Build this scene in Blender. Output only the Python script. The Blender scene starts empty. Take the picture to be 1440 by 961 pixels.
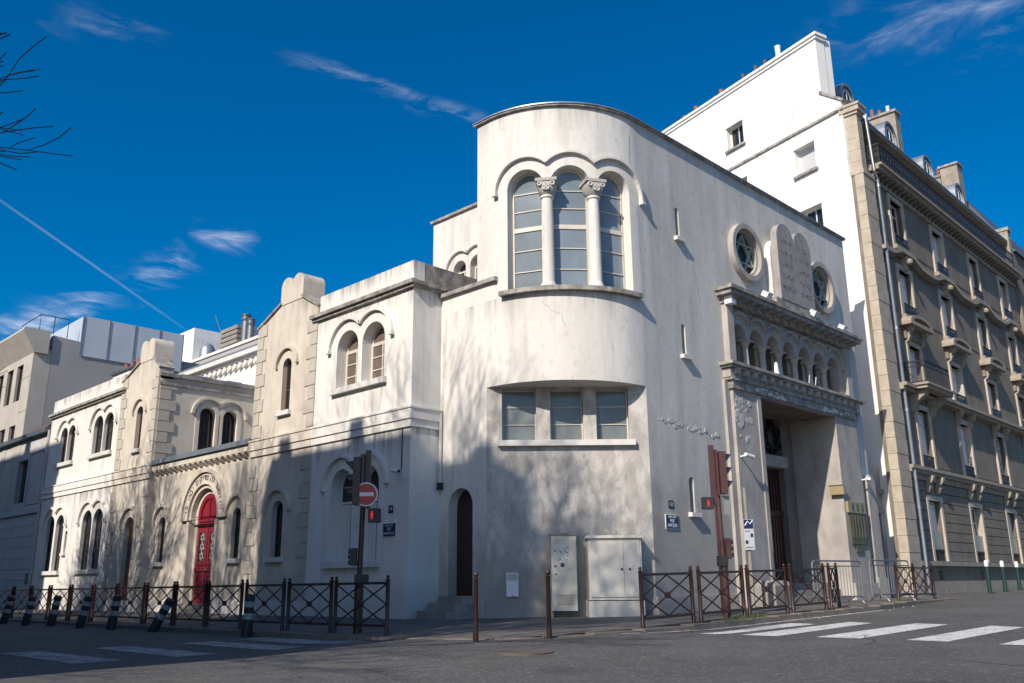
import bpy, bmesh, math, random
from mathutils import Vector, Matrix
from mathutils.geometry import delaunay_2d_cdt
rnd = random.Random(7)
S = bpy.context.scene
C = S.collection
PI = math.pi

# ------------------------------------------------------------------ camera, sky, sun, exposure
cam = bpy.data.cameras.new('camera'); cam.sensor_width = 36; cam.lens = 31.25
cam.clip_start = .1; cam.clip_end = 2000
camo = bpy.data.objects.new('camera', cam); C.objects.link(camo)
RT = Vector((.7064, -.7078, -.0083)).normalized(); FW = Vector((.6851, .6798, .2617)).normalized()
RT = (RT - FW * RT.dot(FW)).normalized(); UPV = RT.cross(FW)
camo.matrix_world = Matrix(((RT.x, UPV.x, -FW.x, 0), (RT.y, UPV.y, -FW.y, 0), (RT.z, UPV.z, -FW.z, .9), (0, 0, 0, 1)))
S.camera = camo

def ray(u, v):                                     # direction of a photo pixel (1440 x 961), used for the clouds only
    return (RT * (u - 720) / 1250 - UPV * (v - 480.5) / 1250 + FW).normalized()

SUN = Vector((1, .215, -.75)).normalized()          # travel direction of the sunlight
sl = bpy.data.lights.new('sun', 'SUN'); sl.energy = 4.4; sl.angle = math.radians(.5); sl.color = (1, .91, .80)
so = bpy.data.objects.new('sun', sl); C.objects.link(so); so.location = (-20, -5, 30)
so.rotation_euler = SUN.to_track_quat('-Z', 'Y').to_euler()

W = bpy.data.worlds.new('World'); S.world = W; W.use_nodes = True
wt = W.node_tree; wn = wt.nodes; wl = wt.links; wn.clear()
out = wn.new('ShaderNodeOutputWorld'); bg = wn.new('ShaderNodeBackground'); bg.inputs[1].default_value = .098
sky = wn.new('ShaderNodeTexSky'); sky.sky_type = 'NISHITA'; sky.sun_disc = False
sky.sun_elevation = math.asin(-SUN.z); sky.sun_rotation = math.atan2(-SUN.x, -SUN.y)
sky.air_density = 1.0; sky.dust_density = 1.7; sky.ozone_density = 4.5; sky.altitude = 300
hsv = wn.new('ShaderNodeHueSaturation'); hsv.inputs['Saturation'].default_value = 1.5; hsv.inputs['Value'].default_value = 1.0
wl.new(sky.outputs[0], hsv.inputs['Color'])
tc = wn.new('ShaderNodeTexCoord')
def wm(op, a, b=None, c=None):
    n = wn.new('ShaderNodeMath'); n.operation = op
    for i, x in enumerate((a, b, c)):
        if x is None: continue
        if isinstance(x, (int, float)): n.inputs[i].default_value = x
        else: wl.new(x, n.inputs[i])
    return n.outputs[0]
def wdot(vec):
    n = wn.new('ShaderNodeVectorMath'); n.operation = 'DOT_PRODUCT'
    wl.new(tc.outputs['Generated'], n.inputs[0]); n.inputs[1].default_value = vec
    return n.outputs['Value']
nz = wn.new('ShaderNodeTexNoise'); nz.inputs['Scale'].default_value = 14; nz.inputs['Detail'].default_value = 9; nz.inputs['Roughness'].default_value = .62
nz.inputs['Distortion'].default_value = .7
mp_ = wn.new('ShaderNodeMapping'); mp_.inputs['Scale'].default_value = (.8, .8, 2.6); mp_.inputs['Rotation'].default_value = (.25, -.2, 0); wl.new(tc.outputs['Generated'], mp_.inputs[0]); wl.new(mp_.outputs[0], nz.inputs['Vector'])
nz2 = wn.new('ShaderNodeTexNoise'); nz2.inputs['Scale'].default_value = 16; nz2.inputs['Detail'].default_value = 7; nz2.inputs['Roughness'].default_value = .6; nz2.inputs['Distortion'].default_value = 1.0
wl.new(mp_.outputs[0], nz2.inputs['Vector'])
nzw = wm('SUBTRACT', nz2.outputs[0], .5)
nzf = wm('MULTIPLY', wm('SUBTRACT', nz.outputs[0], .42), 4.0)
total = None
# wisps of cirrus and one contrail: (pixel a, pixel b, half width in radians, strength, noise share)
for a, b, wid, st, ns in [((-60, 240), (270, 470), .0018, .17, .25), ((380, 70), (700, 172), .010, .32, 1), ((60, 20), (250, 50), .020, .16, 1),
                          ((262, 326), (365, 334), .02, .42, 1), ((185, 396), (278, 362), .022, .6, 1), ((30, 456), (195, 406), .03, .8, 1), ((-40, 490), (70, 452), .03, .8, 1),
                          ((1120, 64), (1470, 4), .045, .22, 1), ((1340, 26), (1450, 0), .022, .32, 1), ((560, 150), (690, 168), .010, .38, 1)]:
    A = ray(*a); B = ray(*b); n = A.cross(B).normalized(); M = (A + B).normalized(); half = A.angle(B) / 2; T = (B - A).normalized()
    d = wm('ABSOLUTE', wm('ADD', wm('DIVIDE', wdot(n), wid), wm('MULTIPLY', nzw, ns * 2.6))); fall = wm('SUBTRACT', 1.0, wm('MINIMUM', d, 1.0)); fall = wm('MULTIPLY', fall, fall) if ns > .3 else fall
    al = wm('DIVIDE', wm('ABSOLUTE', wdot(T)), math.sin(half)); endf = wm('SUBTRACT', 1.0, wm('MINIMUM', wm('POWER', wm('MAXIMUM', wm('ADD', al, wm('MULTIPLY', nzw, ns * .9)), 0), 2.0), 1.0))
    front = wm('GREATER_THAN', wdot(M), .3)
    nn = wm('MULTIPLY_ADD', nzf, ns, 1 - ns); nn = wm('MAXIMUM', nn, 0)
    m = wm('MULTIPLY', wm('MULTIPLY', wm('MULTIPLY', fall, endf), wm('MULTIPLY', nn, st)), front)
    total = m if total is None else wm('ADD', total, m)
total = wm('MINIMUM', total, .85)
mx = wn.new('ShaderNodeMix'); mx.data_type = 'RGBA'
wl.new(total, mx.inputs['Factor']); wl.new(hsv.outputs[0], mx.inputs['A']); mx.inputs['B'].default_value = (8.2, 8.6, 9.2, 1)
wl.new(mx.outputs['Result'], bg.inputs[0]); wl.new(bg.outputs[0], out.inputs[0])
S.view_settings.view_transform = 'Standard'; S.view_settings.look = 'None'; S.view_settings.exposure = .35; S.view_settings.gamma = 1
S.cycles.max_bounces = 6

# ------------------------------------------------------------------ materials
def mat(name, col, rough=.8, col2=None, scale=3.0, stretch=(1, 1, 1), contrast=(.35, .7), bump=0, bscale=60, metal=0, spec=.5, spots=None, emit=None, dirt=None, bdist=.02, drips=()):
    m = bpy.data.materials.new(name); m.use_nodes = True
    nt = m.node_tree; n = nt.nodes; l = nt.links; p = n['Principled BSDF']
    p.inputs['Base Color'].default_value = (*col, 1); p.inputs['Roughness'].default_value = rough; p.inputs['Metallic'].default_value = metal
    p.inputs['Specular IOR Level'].default_value = spec
    t = n.new('ShaderNodeTexCoord')
    cur = None
    def noise(sc, st=(1, 1, 1), det=6, rg=.6):
        mp = n.new('ShaderNodeMapping'); mp.inputs['Scale'].default_value = st; l.new(t.outputs['Object'], mp.inputs[0])
        z = n.new('ShaderNodeTexNoise'); z.inputs['Scale'].default_value = sc; z.inputs['Detail'].default_value = det; z.inputs['Roughness'].default_value = rg
        l.new(mp.outputs[0], z.inputs['Vector']); return z.outputs[0]
    def mix(a, b, fac):
        x = n.new('ShaderNodeMix'); x.data_type = 'RGBA'; l.new(fac, x.inputs['Factor'])
        for s, v in (('A', a), ('B', b)):
            if isinstance(v, tuple): x.inputs[s].default_value = (*v, 1)
            else: l.new(v, x.inputs[s])
        return x.outputs['Result']
    def ramp(f, a, b, top=1.0):
        r = n.new('ShaderNodeMapRange'); r.inputs['From Min'].default_value = a; r.inputs['From Max'].default_value = b; r.inputs['To Max'].default_value = top
        l.new(f, r.inputs['Value']); return r.outputs[0]
    if col2:
        cur = mix(col, col2, ramp(noise(scale, stretch), *contrast))
    for (c3, sc, st, a, b, top) in (spots or []):
        cur = mix(cur if cur is not None else col, c3, ramp(noise(sc, st, 10, .65), a, b, top))
    if dirt:                                       # grime that gathers low on the wall, ragged upper edge: (colour, z of edge, softness, strength)
        sp = n.new('ShaderNodeSeparateXYZ'); l.new(t.outputs['Object'], sp.inputs[0])
        ad = n.new('ShaderNodeMath'); ad.operation = 'MULTIPLY_ADD'; l.new(noise(2.2, (1, 1, .35), 8, .7), ad.inputs[0]); ad.inputs[1].default_value = -dirt[2] * 2.2; l.new(sp.outputs[2], ad.inputs[2])
        cur = mix(cur if cur is not None else col, dirt[0], ramp(ad.outputs[0], dirt[1], dirt[1] - dirt[2], dirt[3]))
    for (zt, L, top) in drips:                     # run-off streaks hanging below a ledge: (height of ledge, length, strength)
        sp = n.new('ShaderNodeSeparateXYZ'); l.new(t.outputs['Object'], sp.inputs[0])
        def mth(op, a, b):
            x = n.new('ShaderNodeMath'); x.operation = op; x.use_clamp = op == 'MULTIPLY'
            for i, v in enumerate((a, b)):
                if isinstance(v, (int, float)): x.inputs[i].default_value = v
                else: l.new(v, x.inputs[i])
            return x.outputs[0]
        run = noise(3.1 + zt * .013, (1, 1, .02), 7, .7)
        fade = ramp(mth('ADD', sp.outputs[2], mth('MULTIPLY', run, L * 1.6)), zt + L * .25, zt + L * .95)
        below = mth('LESS_THAN', sp.outputs[2], zt)
        cur = mix(cur if cur is not None else col, (.25, .235, .215), mth('MULTIPLY', mth('MULTIPLY', mth('MULTIPLY', fade, below), ramp(run, .42, .62)), top))
    if cur is not None: l.new(cur, p.inputs['Base Color'])
    if bump:
        b = n.new('ShaderNodeBump'); b.inputs['Strength'].default_value = bump; b.inputs['Distance'].default_value = bdist
        l.new(noise(bscale, (1, 1, 1), 5, .6), b.inputs['Height']); l.new(b.outputs[0], p.inputs['Normal'])
    if emit:
        p.inputs['Emission Color'].default_value = (*emit[0], 1); p.inputs['Emission Strength'].default_value = emit[1]
    return m

GREY = (.30, .28, .26)
M = {}
M['stucco'] = mat('tower_render', (.70, .675, .63), .92, (.60, .575, .53), .9, (1, 1, .35), (.4, .72), .35, 38,
                  spots=[((.36, .34, .32), 2.4, (1, 1, .10), .50, .76, .6), ((.33, .31, .29), 7, (1, 1, .6), .54, .78, .55), ((.44, .415, .375), .55, (1, 1, .35), .54, .74, .4), ((.78, .76, .72), 1.3, (1, 1, .6), .62, .8, .5)], dirt=((.30, .28, .25), 1.0, 1.3, .7), drips=((12.2, 1.3, .75), (7.42, 1.3, .85)))
M['stuccoC'] = mat('mottled_render', (.60, .57, .53), .93, (.40, .375, .345), 2.4, (1, 1, .5), (.36, .60), .5, 30,
                  spots=[((.29, .27, .245), 4.5, (1, 1, .45), .48, .70, .75), ((.24, .225, .205), 16, (1, 1, .8), .54, .72, .6), ((.74, .72, .69), 9, (1, 1, .8), .62, .74, .6)], dirt=((.26, .24, .215), .75, .9, .75), drips=((3.92, 1.6, .8),))
M['stuccoR'] = mat('side_render', (.66, .63, .585), .94, (.53, .505, .465), 1.1, (1, 1, .4), (.35, .72), .5, 30,
                   spots=[((.30, .285, .27), 1.9, (1, 1, .09), .48, .76, .6), ((.28, .265, .25), 9, (1, 1, .7), .54, .76, .6), ((.66, .64, .61), 3.0, (1, 1, .5), .64, .76, .6)], dirt=((.27, .25, .225), 1.9, 2.6, .65), drips=((12.2, 1.9, .75),))
M['white'] = mat('wing_render', (.735, .71, .665), .92, (.65, .62, .57), 1.0, (1, 1, .5), (.42, .75), .25, 45,
                 spots=[((.38, .36, .33), 3.0, (1, 1, .07), .54, .80, .6), ((.42, .40, .37), 11, (1, 1, .4), .58, .80, .5), ((.50, .48, .45), 1.4, (1, 1, .5), .54, .74, .4)], dirt=((.40, .385, .36), .5, .5, .45), drips=((8.72, .6, .9), (7.98, .8, .6), (4.5, 1.0, .9)))
M['ashlar'] = mat('pale_ashlar', (.62, .56, .475), .9, (.52, .465, .385), 2.2, (1, 1, .8), (.38, .7), .3, 40,
                  spots=[((.34, .31, .26), 4.0, (1, 1, .12), .53, .80, .6), ((.36, .33, .28), 14, (1, 1, 1), .57, .78, .45), ((.46, .42, .35), 1.3, (1, 1, .6), .52, .72, .45)], dirt=((.36, .33, .28), .6, .6, .5), drips=((9.8, .9, .8), (8.9, .9, .7), (4.5, .9, .75)))
M['trim'] = mat('pale_trim', (.66, .64, .60), .9, (.52, .50, .465), 3, (1, 1, 1), (.4, .75), .3, 50, spots=[((.24, .23, .22), 6, (1, 1, .5), .58, .8, .55)])
M['ledge'] = mat('weathered_ledge', (.40, .375, .34), .92, (.19, .178, .162), 4, (1, 1, 1), (.38, .62), .5, 45, spots=[((.11, .11, .105), 7, (1, 1, 1), .52, .74, .75)])
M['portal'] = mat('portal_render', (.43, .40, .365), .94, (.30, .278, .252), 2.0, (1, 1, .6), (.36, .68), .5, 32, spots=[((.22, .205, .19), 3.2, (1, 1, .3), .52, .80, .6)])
M['gable'] = mat('gable_render', (.80, .785, .755), .92, (.75, .735, .70), .8, (1, 1, .5), (.4, .75), .12, 40, spots=[((.58, .56, .53), 2.2, (1, 1, .25), .58, .80, .45)], drips=((22.0, 1.6, .4), (18.3, 1.3, .45), (16.4, 1.0, .4)))
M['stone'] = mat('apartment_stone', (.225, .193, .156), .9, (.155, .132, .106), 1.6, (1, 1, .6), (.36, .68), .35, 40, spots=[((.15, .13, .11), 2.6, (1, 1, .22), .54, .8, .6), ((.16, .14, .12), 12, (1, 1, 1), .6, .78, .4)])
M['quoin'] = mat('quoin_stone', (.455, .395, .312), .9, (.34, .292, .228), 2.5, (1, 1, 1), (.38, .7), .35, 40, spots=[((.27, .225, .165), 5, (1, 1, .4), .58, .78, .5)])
M['stonelit'] = mat('sunlit_stone', (.345, .302, .243), .9, (.245, .212, .168), 2.5, (1, 1, 1), (.38, .7), .35, 40, spots=[((.19, .165, .135), 5, (1, 1, .5), .56, .78, .55)])  # lighter copy of the apartment stone, its sunlit tone put into the colour
M['zinc'] = mat('zinc', (.33, .36, .39), .45, (.25, .27, .30), 2, (1, 1, 1), (.35, .7), .1, 8, metal=.55)
M['darkzinc'] = mat('dark_zinc', (.12, .13, .14), .5, (.08, .085, .09), 3, metal=.3)
M['slate'] = mat('roof_slate', (.085, .09, .10), .55, (.055, .06, .07), 3)
M['iron'] = mat('wrought_iron', (.010, .010, .012), .5)
M['brown'] = mat('brown_paint', (.044, .018, .015), .40, (.030, .012, .010), 9, bump=.05, bscale=90, spots=[((.10, .06, .05), 30, (1, 1, 1), .66, .75, .5)])
M['signalbrown'] = mat('signal_casing', (.085, .036, .034), .42, (.065, .028, .027), 6)
M['black'] = mat('black_rubber', (.018, .018, .019), .55, (.03, .03, .03), 8)
M['plastic'] = mat('dark_plastic', (.022, .03, .042), .35)
M['whitepaint'] = mat('white_band', (.42, .42, .43), .6, (.22, .22, .22), 12, (1, 1, 1), (.40, .68))
M['whiteframe'] = mat('white_joinery', (.72, .71, .68), .5, (.62, .61, .58), 5)
M['cream'] = mat('cream_joinery', (.60, .55, .47), .5, (.52, .47, .40), 5)
M['greyshutter'] = mat('pale_shutter', (.66, .66, .64), .6, (.55, .55, .53), 5, (1, 1, .2))
M['glass'] = mat('dark_glass', (.018, .02, .022), .06, spec=.6)
M['bluepane'] = mat('obscured_glass', (.22, .26, .29), .08, (.13, .165, .18), .9, (1, 1, .5), (.36, .66), bump=.12, bscale=3, spec=.8)
M['skypane'] = mat('curtained_glass', (.20, .21, .22), .08, (.30, .30, .30), 2.5, spec=.7)
M['curtain'] = mat('pale_roller_blind', (.50, .505, .515), .6)
M['net'] = mat('net_curtain', (.82, .83, .85), .7, (.66, .67, .69), 3, (4, 4, .4))
M['wire'] = mat('wired_glass', (.20, .215, .208), .12, (.13, .14, .138), 1.3, spec=.7)
M['red'] = mat('red_door_paint', (.25, .014, .028), .42, (.19, .012, .022), 5, spots=[((.16, .012, .015), 9, (1, 1, .5), .6, .8, .5)])
M['darkwood'] = mat('dark_wood', (.040, .022, .017), .45, (.028, .014, .011), 6, (4, 4, .6))
M['brownwood'] = mat('brown_wood', (.15, .075, .05), .5, (.11, .055, .036), 6, (4, 4, .6))
M['oxwood'] = mat('oxblood_wood', (.055, .018, .015), .42, (.038, .013, .011), 6, (4, 4, .6))
M['bronze'] = mat('bronze', (.17, .15, .10), .45, (.12, .105, .07), 6, (1, 1, .5), metal=.55)
M['brass'] = mat('brass', (.45, .36, .20), .45, (.38, .30, .17), 9, metal=.4)
M['steel'] = mat('galvanised_steel', (.26, .265, .27), .45, (.19, .195, .20), 9, metal=.6)
M['green'] = mat('green_paint', (.012, .045, .040), .4)
M['blue'] = mat('blue_enamel', (.012, .020, .085), .3)
M['bluedark'] = mat('dark_blue_enamel', (.012, .016, .045), .3)
M['plate'] = mat('white_enamel', (.72, .73, .74), .35)
M['signred'] = mat('sign_red', (.46, .012, .014), .35)
M['lampred'] = mat('red_lamp', (.5, .01, .01), .4, emit=((1, .03, .03), .35))
M['terra'] = mat('terracotta', (.36, .115, .065), .8, (.27, .085, .05), 6)
M['cabinet'] = mat('cabinet_paint', (.68, .65, .58), .6, (.57, .54, .475), 3, (1, 1, .4), (.4, .7), spots=[((.33, .31, .28), 6, (1, 1, .2), .6, .82, .5)])
M['cabinetgrey'] = mat('grey_cabinet_paint', (.52, .50, .44), .6, (.42, .405, .355), 3, (1, 1, .4), (.4, .7), spots=[((.26, .245, .22), 6, (1, 1, .2), .6, .82, .5)])
M['granite'] = mat('kerb_granite', (.20, .17, .135), .85, (.14, .12, .10), 6, (1, 1, 1), (.35, .7), .4, 80)
M['concrete'] = mat('concrete', (.27, .255, .232), .9, (.19, .18, .165), 2.5, (1, 1, 1), (.35, .7), .4, 50, spots=[((.17, .16, .15), 5, (1, 1, .4), .58, .8, .5)])
M['panelconc'] = mat('panel_concrete', (.47, .435, .385), .9, (.40, .37, .325), 2, (1, 1, .5), (.35, .7), .2, 40)
M['greyrender'] = mat('grey_render', (.36, .345, .34), .95, (.31, .295, .29), .7, (1, 1, .5), (.35, .7), .2, 30)
M['houserender'] = mat('house_render', (.50, .49, .475), .95, (.42, .41, .395), 1.2, (1, 1, .5), (.35, .7), .25, 40)
M['asphalt'] = mat('asphalt', (.108, .105, .102), .88, (.066, .064, .062), .35, (1, 1, 1), (.35, .68), 1.0, 70,
                   spots=[((.27, .262, .252), 17, (1, 1, 1), .53, .66, .7), ((.045, .044, .043), 14, (1, 1, 1), .55, .68, .7), ((.28, .275, .265), 55, (1, 1, 1), .54, .68, .8), ((.035, .035, .035), 42, (1, 1, 1), .54, .66, .7), ((.036, .036, .036), .9, (1, 1, 1), .56, .72, .5), ((.055, .053, .051), 2.1, (1, 1, 1), .54, .70, .5)], bdist=.03)
M['pavement'] = mat('pavement_asphalt', (.135, .125, .115), .9, (.098, .091, .084), 1.2, (1, 1, 1), (.35, .68), .7, 90, spots=[((.15, .14, .13), 90, (1, 1, 1), .62, .72, .5), ((.04, .038, .036), 1.6, (1, 1, 1), .58, .72, .5)])
M['paint'] = mat('road_paint', (.62, .61, .59), .75, (.46, .455, .44), 3, (1, 1, 1), (.40, .68), .3, 90, spots=[((.13, .13, .128), 14, (1, 1, 1), .54, .63, .9), ((.2, .2, .195), 2.2, (1, 1, 1), .55, .7, .6)])
M['rust'] = mat('rusty_iron', (.115, .085, .068), .7, (.075, .058, .048), 9, bump=.3, bscale=60)
M['bark'] = mat('bark', (.085, .07, .058), .9, (.055, .045, .038), 8, (1, 1, .3), bump=.4, bscale=30)
M['carved'] = mat('carved_letter', (.17, .135, .125), .95)
M['terrace'] = mat('terrace_glass', (.52, .57, .62), .25, (.44, .50, .56), .6, spec=.5)
M['tracery'] = mat('star_tracery', (.40, .47, .44), .6, (.30, .36, .34), 6)
M['worn'] = mat('worn_shaded_road_paint', (.40, .395, .385), .8, (.20, .198, .195), 2.5, (1, 1, 1), (.38, .62), .3, 90, spots=[((.11, .108, .106), 14, (1, 1, 1), .50, .60, .9)])  # worn paint darkened further, the shade over the left crossing put into its colour
M['tar'] = mat('tar_seal', (.03, .03, .03), .6)
M['patchtar'] = mat('road_patch', (.098, .096, .093), .9, (.07, .069, .067), .8, bump=.8, bscale=70, spots=[((.15, .147, .142), 55, (1, 1, 1), .56, .70, .6)])
M['tablet'] = mat('tablet_stone', (.33, .31, .305), .95, (.24, .225, .22), 5, (1, 1, .6), (.36, .66), .4, 40)
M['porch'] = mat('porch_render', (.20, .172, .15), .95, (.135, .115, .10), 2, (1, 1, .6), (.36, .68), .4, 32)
M['deadglass'] = mat('dark_round_glass', (.012, .016, .014), .35, spec=.25)
M['surround'] = mat('sunlit_surround', (.50, .445, .365), .9, (.38, .33, .27), 3, (1, 1, .6), (.38, .7), .3, 40, spots=[((.2, .175, .145), 6, (1, 1, .5), .6, .8, .5)])  # brighter stone, sun on the window reveals put into the colour
M['panelgrey'] = mat('sign_panel', (.46, .48, .52), .45, (.40, .42, .46), 6)
M['crackfill'] = mat('crack_line', (.20, .19, .18), .95)
M['signaldark'] = mat('dark_signal_casing', (.035, .016, .015), .4)
M['brownpane'] = mat('brown_curtained_glass', (.17, .125, .10), .1, (.11, .085, .072), 2.5, spec=.6)
M['grass'] = mat('weeds', (.10, .13, .03), .8, (.07, .10, .02), 20)
M['scar'] = mat('broken_render', (.58, .555, .52), .95, (.42, .40, .37), 14, (1, 1, 1), (.35, .65), 1.0, 40)
M['patch'] = mat('fresh_patch', (.66, .645, .615), .95, (.52, .505, .48), 9)

# ------------------------------------------------------------------ mesh helpers
ident = lambda u, w, z: (u, w, z)
class MB:
    def __init__(s, f=ident): s.v = []; s.f = []; s.fn = f
    def pt(s, u, w, z): s.v.append(s.fn(u, w, z)); return len(s.v) - 1
    def face(s, pts): s.f.append([s.pt(*p) for p in pts])
    def box(s, u0, u1, w0, w1, z0, z1, n=1):
        rows = []
        for i in range(n + 1):
            u = u0 + (u1 - u0) * i / n
            rows.append([s.pt(u, w0, z0), s.pt(u, w1, z0), s.pt(u, w1, z1), s.pt(u, w0, z1)])
        for a, b in zip(rows, rows[1:]):
            for k in range(4): s.f.append([a[k], a[(k + 1) % 4], b[(k + 1) % 4], b[k]])
        s.f.append(rows[0][::-1]); s.f.append(rows[-1])
        return s
    def prism(s, poly, w0, w1):                    # poly in (u,z), extruded along w
        a = [s.pt(u, w0, z) for u, z in poly]; b = [s.pt(u, w1, z) for u, z in poly]; n = len(poly)
        s.f.append(a[::-1]); s.f.append(b)
        for i in range(n): s.f.append([a[i], a[(i + 1) % n], b[(i + 1) % n], b[i]])
        return s
    def prismz(s, poly, z0, z1):                   # poly in (u,w), extruded along z
        a = [s.pt(u, w, z0) for u, w in poly]; b = [s.pt(u, w, z1) for u, w in poly]; n = len(poly)
        s.f.append(a[::-1]); s.f.append(b)
        for i in range(n): s.f.append([a[i], a[(i + 1) % n], b[(i + 1) % n], b[i]])
        return s
    def prismu(s, poly, u0, u1):                   # poly in (w,z), extruded along u
        a = [s.pt(u0, w, z) for w, z in poly]; b = [s.pt(u1, w, z) for w, z in poly]; n = len(poly)
        s.f.append(a[::-1]); s.f.append(b)
        for i in range(n): s.f.append([a[i], a[(i + 1) % n], b[(i + 1) % n], b[i]])
        return s
    def ring(s, o, i, w0, w1):                     # frame between two matching outlines
        n = len(o)
        O0 = [s.pt(u, w0, z) for u, z in o]; O1 = [s.pt(u, w1, z) for u, z in o]
        I0 = [s.pt(u, w0, z) for u, z in i]; I1 = [s.pt(u, w1, z) for u, z in i]
        for k in range(n):
            j = (k + 1) % n
            s.f += [[O1[k], O1[j], I1[j], I1[k]], [I1[k], I1[j], I0[j], I0[k]], [O0[k], O0[j], O1[j], O1[k]], [O0[k], I0[k], I0[j], O0[j]]]
        return s
    def sweep(s, path, t, w0, w1, closed=False):   # rectangular moulding along a path in (u,z)
        n = len(path); L = []
        for k in range(n):
            a = path[(k - 1) % n] if (closed or k > 0) else path[k]; b = path[(k + 1) % n] if (closed or k < n - 1) else path[k]
            dx, dz = b[0] - a[0], b[1] - a[1]; q = math.hypot(dx, dz) or 1; nx, nz2 = -dz / q * t / 2, dx / q * t / 2
            u, z = path[k]
            L.append([s.pt(u + nx, w0, z + nz2), s.pt(u + nx, w1, z + nz2), s.pt(u - nx, w1, z - nz2), s.pt(u - nx, w0, z - nz2)])
        for k in range(n if closed else n - 1):
            a, b = L[k], L[(k + 1) % n]
            for i in range(4): s.f.append([a[i], a[(i + 1) % 4], b[(i + 1) % 4], b[i]])
        if not closed: s.f.append(L[0][::-1]); s.f.append(L[-1])
        return s
    def tube(s, pts, r, n=8, cap=True):
        pts = [Vector(p) for p in pts]; rr = r if isinstance(r, (list, tuple)) else [r] * len(pts); rings = []
        for k, p in enumerate(pts):
            d = (pts[min(k + 1, len(pts) - 1)] - pts[max(k - 1, 0)]).normalized()
            a = d.orthogonal().normalized() if abs(d.z) < .99 else Vector((1, 0, 0)); a = (a - d * a.dot(d)).normalized(); b = d.cross(a)
            rings.append([s.pt(*(p + (a * math.cos(2 * PI * i / n) + b * math.sin(2 * PI * i / n)) * rr[k])) for i in range(n)])
        for a, b in zip(rings, rings[1:]):
            for i in range(n): s.f.append([a[i], a[(i + 1) % n], b[(i + 1) % n], b[i]])
        if cap: s.f.append(rings[0][::-1]); s.f.append(rings[-1])
        return s
    def lathe(s, c, prof, n=12):                   # prof: (radius, z) from bottom to top
        rings = [[s.pt(c[0] + r * math.cos(2 * PI * i / n), c[1] + r * math.sin(2 * PI * i / n), c[2] + z) for i in range(n)] for r, z in prof]
        for a, b in zip(rings, rings[1:]):
            for i in range(n): s.f.append([a[i], a[(i + 1) % n], b[(i + 1) % n], b[i]])
        s.f.append(rings[0][::-1]); s.f.append(rings[-1]); return s
    def mesh(s, name, smooth=False):
        me = bpy.data.meshes.new(name); me.from_pydata(s.v, [], s.f); me.update()
        bm = bmesh.new(); bm.from_mesh(me); bmesh.ops.recalc_face_normals(bm, faces=bm.faces); bm.to_mesh(me); bm.free()
        if smooth:
            for p in me.polygons: p.use_smooth = True
            try: me.set_sharp_from_angle(angle=math.radians(40))
            except Exception: pass
        return me

def link(name, data, parent=None):
    o = bpy.data.objects.new(name, data); C.objects.link(o)
    if parent is not None:
        o.parent = parent; o.matrix_parent_inverse = INV.get(parent.name, Matrix.Identity(4))
    return o
INV = {}
def obj(name, mb, m, parent=None, smooth=False, label=None):
    me = mb.mesh(name, smooth) if isinstance(mb, MB) else mb
    if m and not me.materials: me.materials.append(M[m] if isinstance(m, str) else m)
    o = link(name, me, parent)
    if label: o['label'] = label
    return o
def tag(o, label=None, cat=None, group=None, kind=None):
    if label: o['label'] = label
    if cat: o['category'] = cat
    if group: o['group'] = group
    if kind: o['kind'] = kind
    return o
def thing(name, label, cat, loc=(0, 0, 0), rz=0, group=None, world=True):
    o = bpy.data.objects.new(name, None); C.objects.link(o); o.location = loc; o.rotation_euler = (0, 0, rz); o.empty_display_size = .3
    # parts of a fixed thing are written in world metres: undo the empty's own placement for them
    INV[o.name] = (Matrix.Translation(Vector(loc)) @ Matrix.Rotation(rz, 4, 'Z')).inverted() if world else Matrix.Identity(4)
    return tag(o, label, cat, group)
def dup(root, loc, rz=0, label=None, group=None, rot=None):
    def cp(o, par):
        c = o.copy(); C.objects.link(c)
        if par is not None: c.parent = par
        for ch in list(o.children): cp(ch, c)
        return c
    r = cp(root, None); r.location = loc; r.rotation_euler = rot if rot else (0, 0, rz)
    if label: r['label'] = label
    if group: r['group'] = group
    return r
def inst(name, me, mat4, parent, label=None):      # a piece that shares its mesh with others
    o = link(name, me, parent); o.matrix_basis = mat4
    if label: o['label'] = label
    return o
def fmat(f, u, w, z):                              # placement matrix of a wall frame at a point
    o = Vector(f(u, w, z)); e = 1e-3
    x = (Vector(f(u + e, w, z)) - o).normalized(); y = (Vector(f(u, w + e, z)) - o).normalized(); zz = Vector((0, 0, 1))
    return Matrix(((x.x, y.x, 0, o.x), (x.y, y.y, 0, o.y), (x.z, y.z, 1, o.z), (0, 0, 0, 1)))

def arch(uc, h, zb, zs, n=12):
    return [(uc - h, zb), (uc + h, zb)] + [(uc + h * math.cos(PI * i / n), zs + h * math.sin(PI * i / n)) for i in range(n + 1)]
def rect(u0, u1, z0, z1): return [(u0, z0), (u1, z0), (u1, z1), (u0, z1)]
def circ(uc, zc, r, n=28): return [(uc + r * math.cos(2 * PI * i / n), zc + r * math.sin(2 * PI * i / n)) for i in range(n)]
def arcpath(uc, zs, r, a0=180, a1=0, n=14): return [(uc + r * math.cos(math.radians(a0 + (a1 - a0) * i / n)), zs + r * math.sin(math.radians(a0 + (a1 - a0) * i / n))) for i in range(n + 1)]
def inside(p, poly):
    x, y = p; c = False; n = len(poly)
    for i in range(n):
        x1, y1 = poly[i]; x2, y2 = poly[(i + 1) % n]
        if (y1 > y) != (y2 > y) and x < (x2 - x1) * (y - y1) / (y2 - y1) + x1: c = not c
    return c
def dens(poly, st):
    r = []
    for k in range(len(poly)):
        a, b = poly[k], poly[(k + 1) % len(poly)]; n = max(1, int(abs(b[0] - a[0]) / st))
        r += [(a[0] + (b[0] - a[0]) * i / n, a[1] + (b[1] - a[1]) * i / n) for i in range(n)]
    return r
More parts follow.
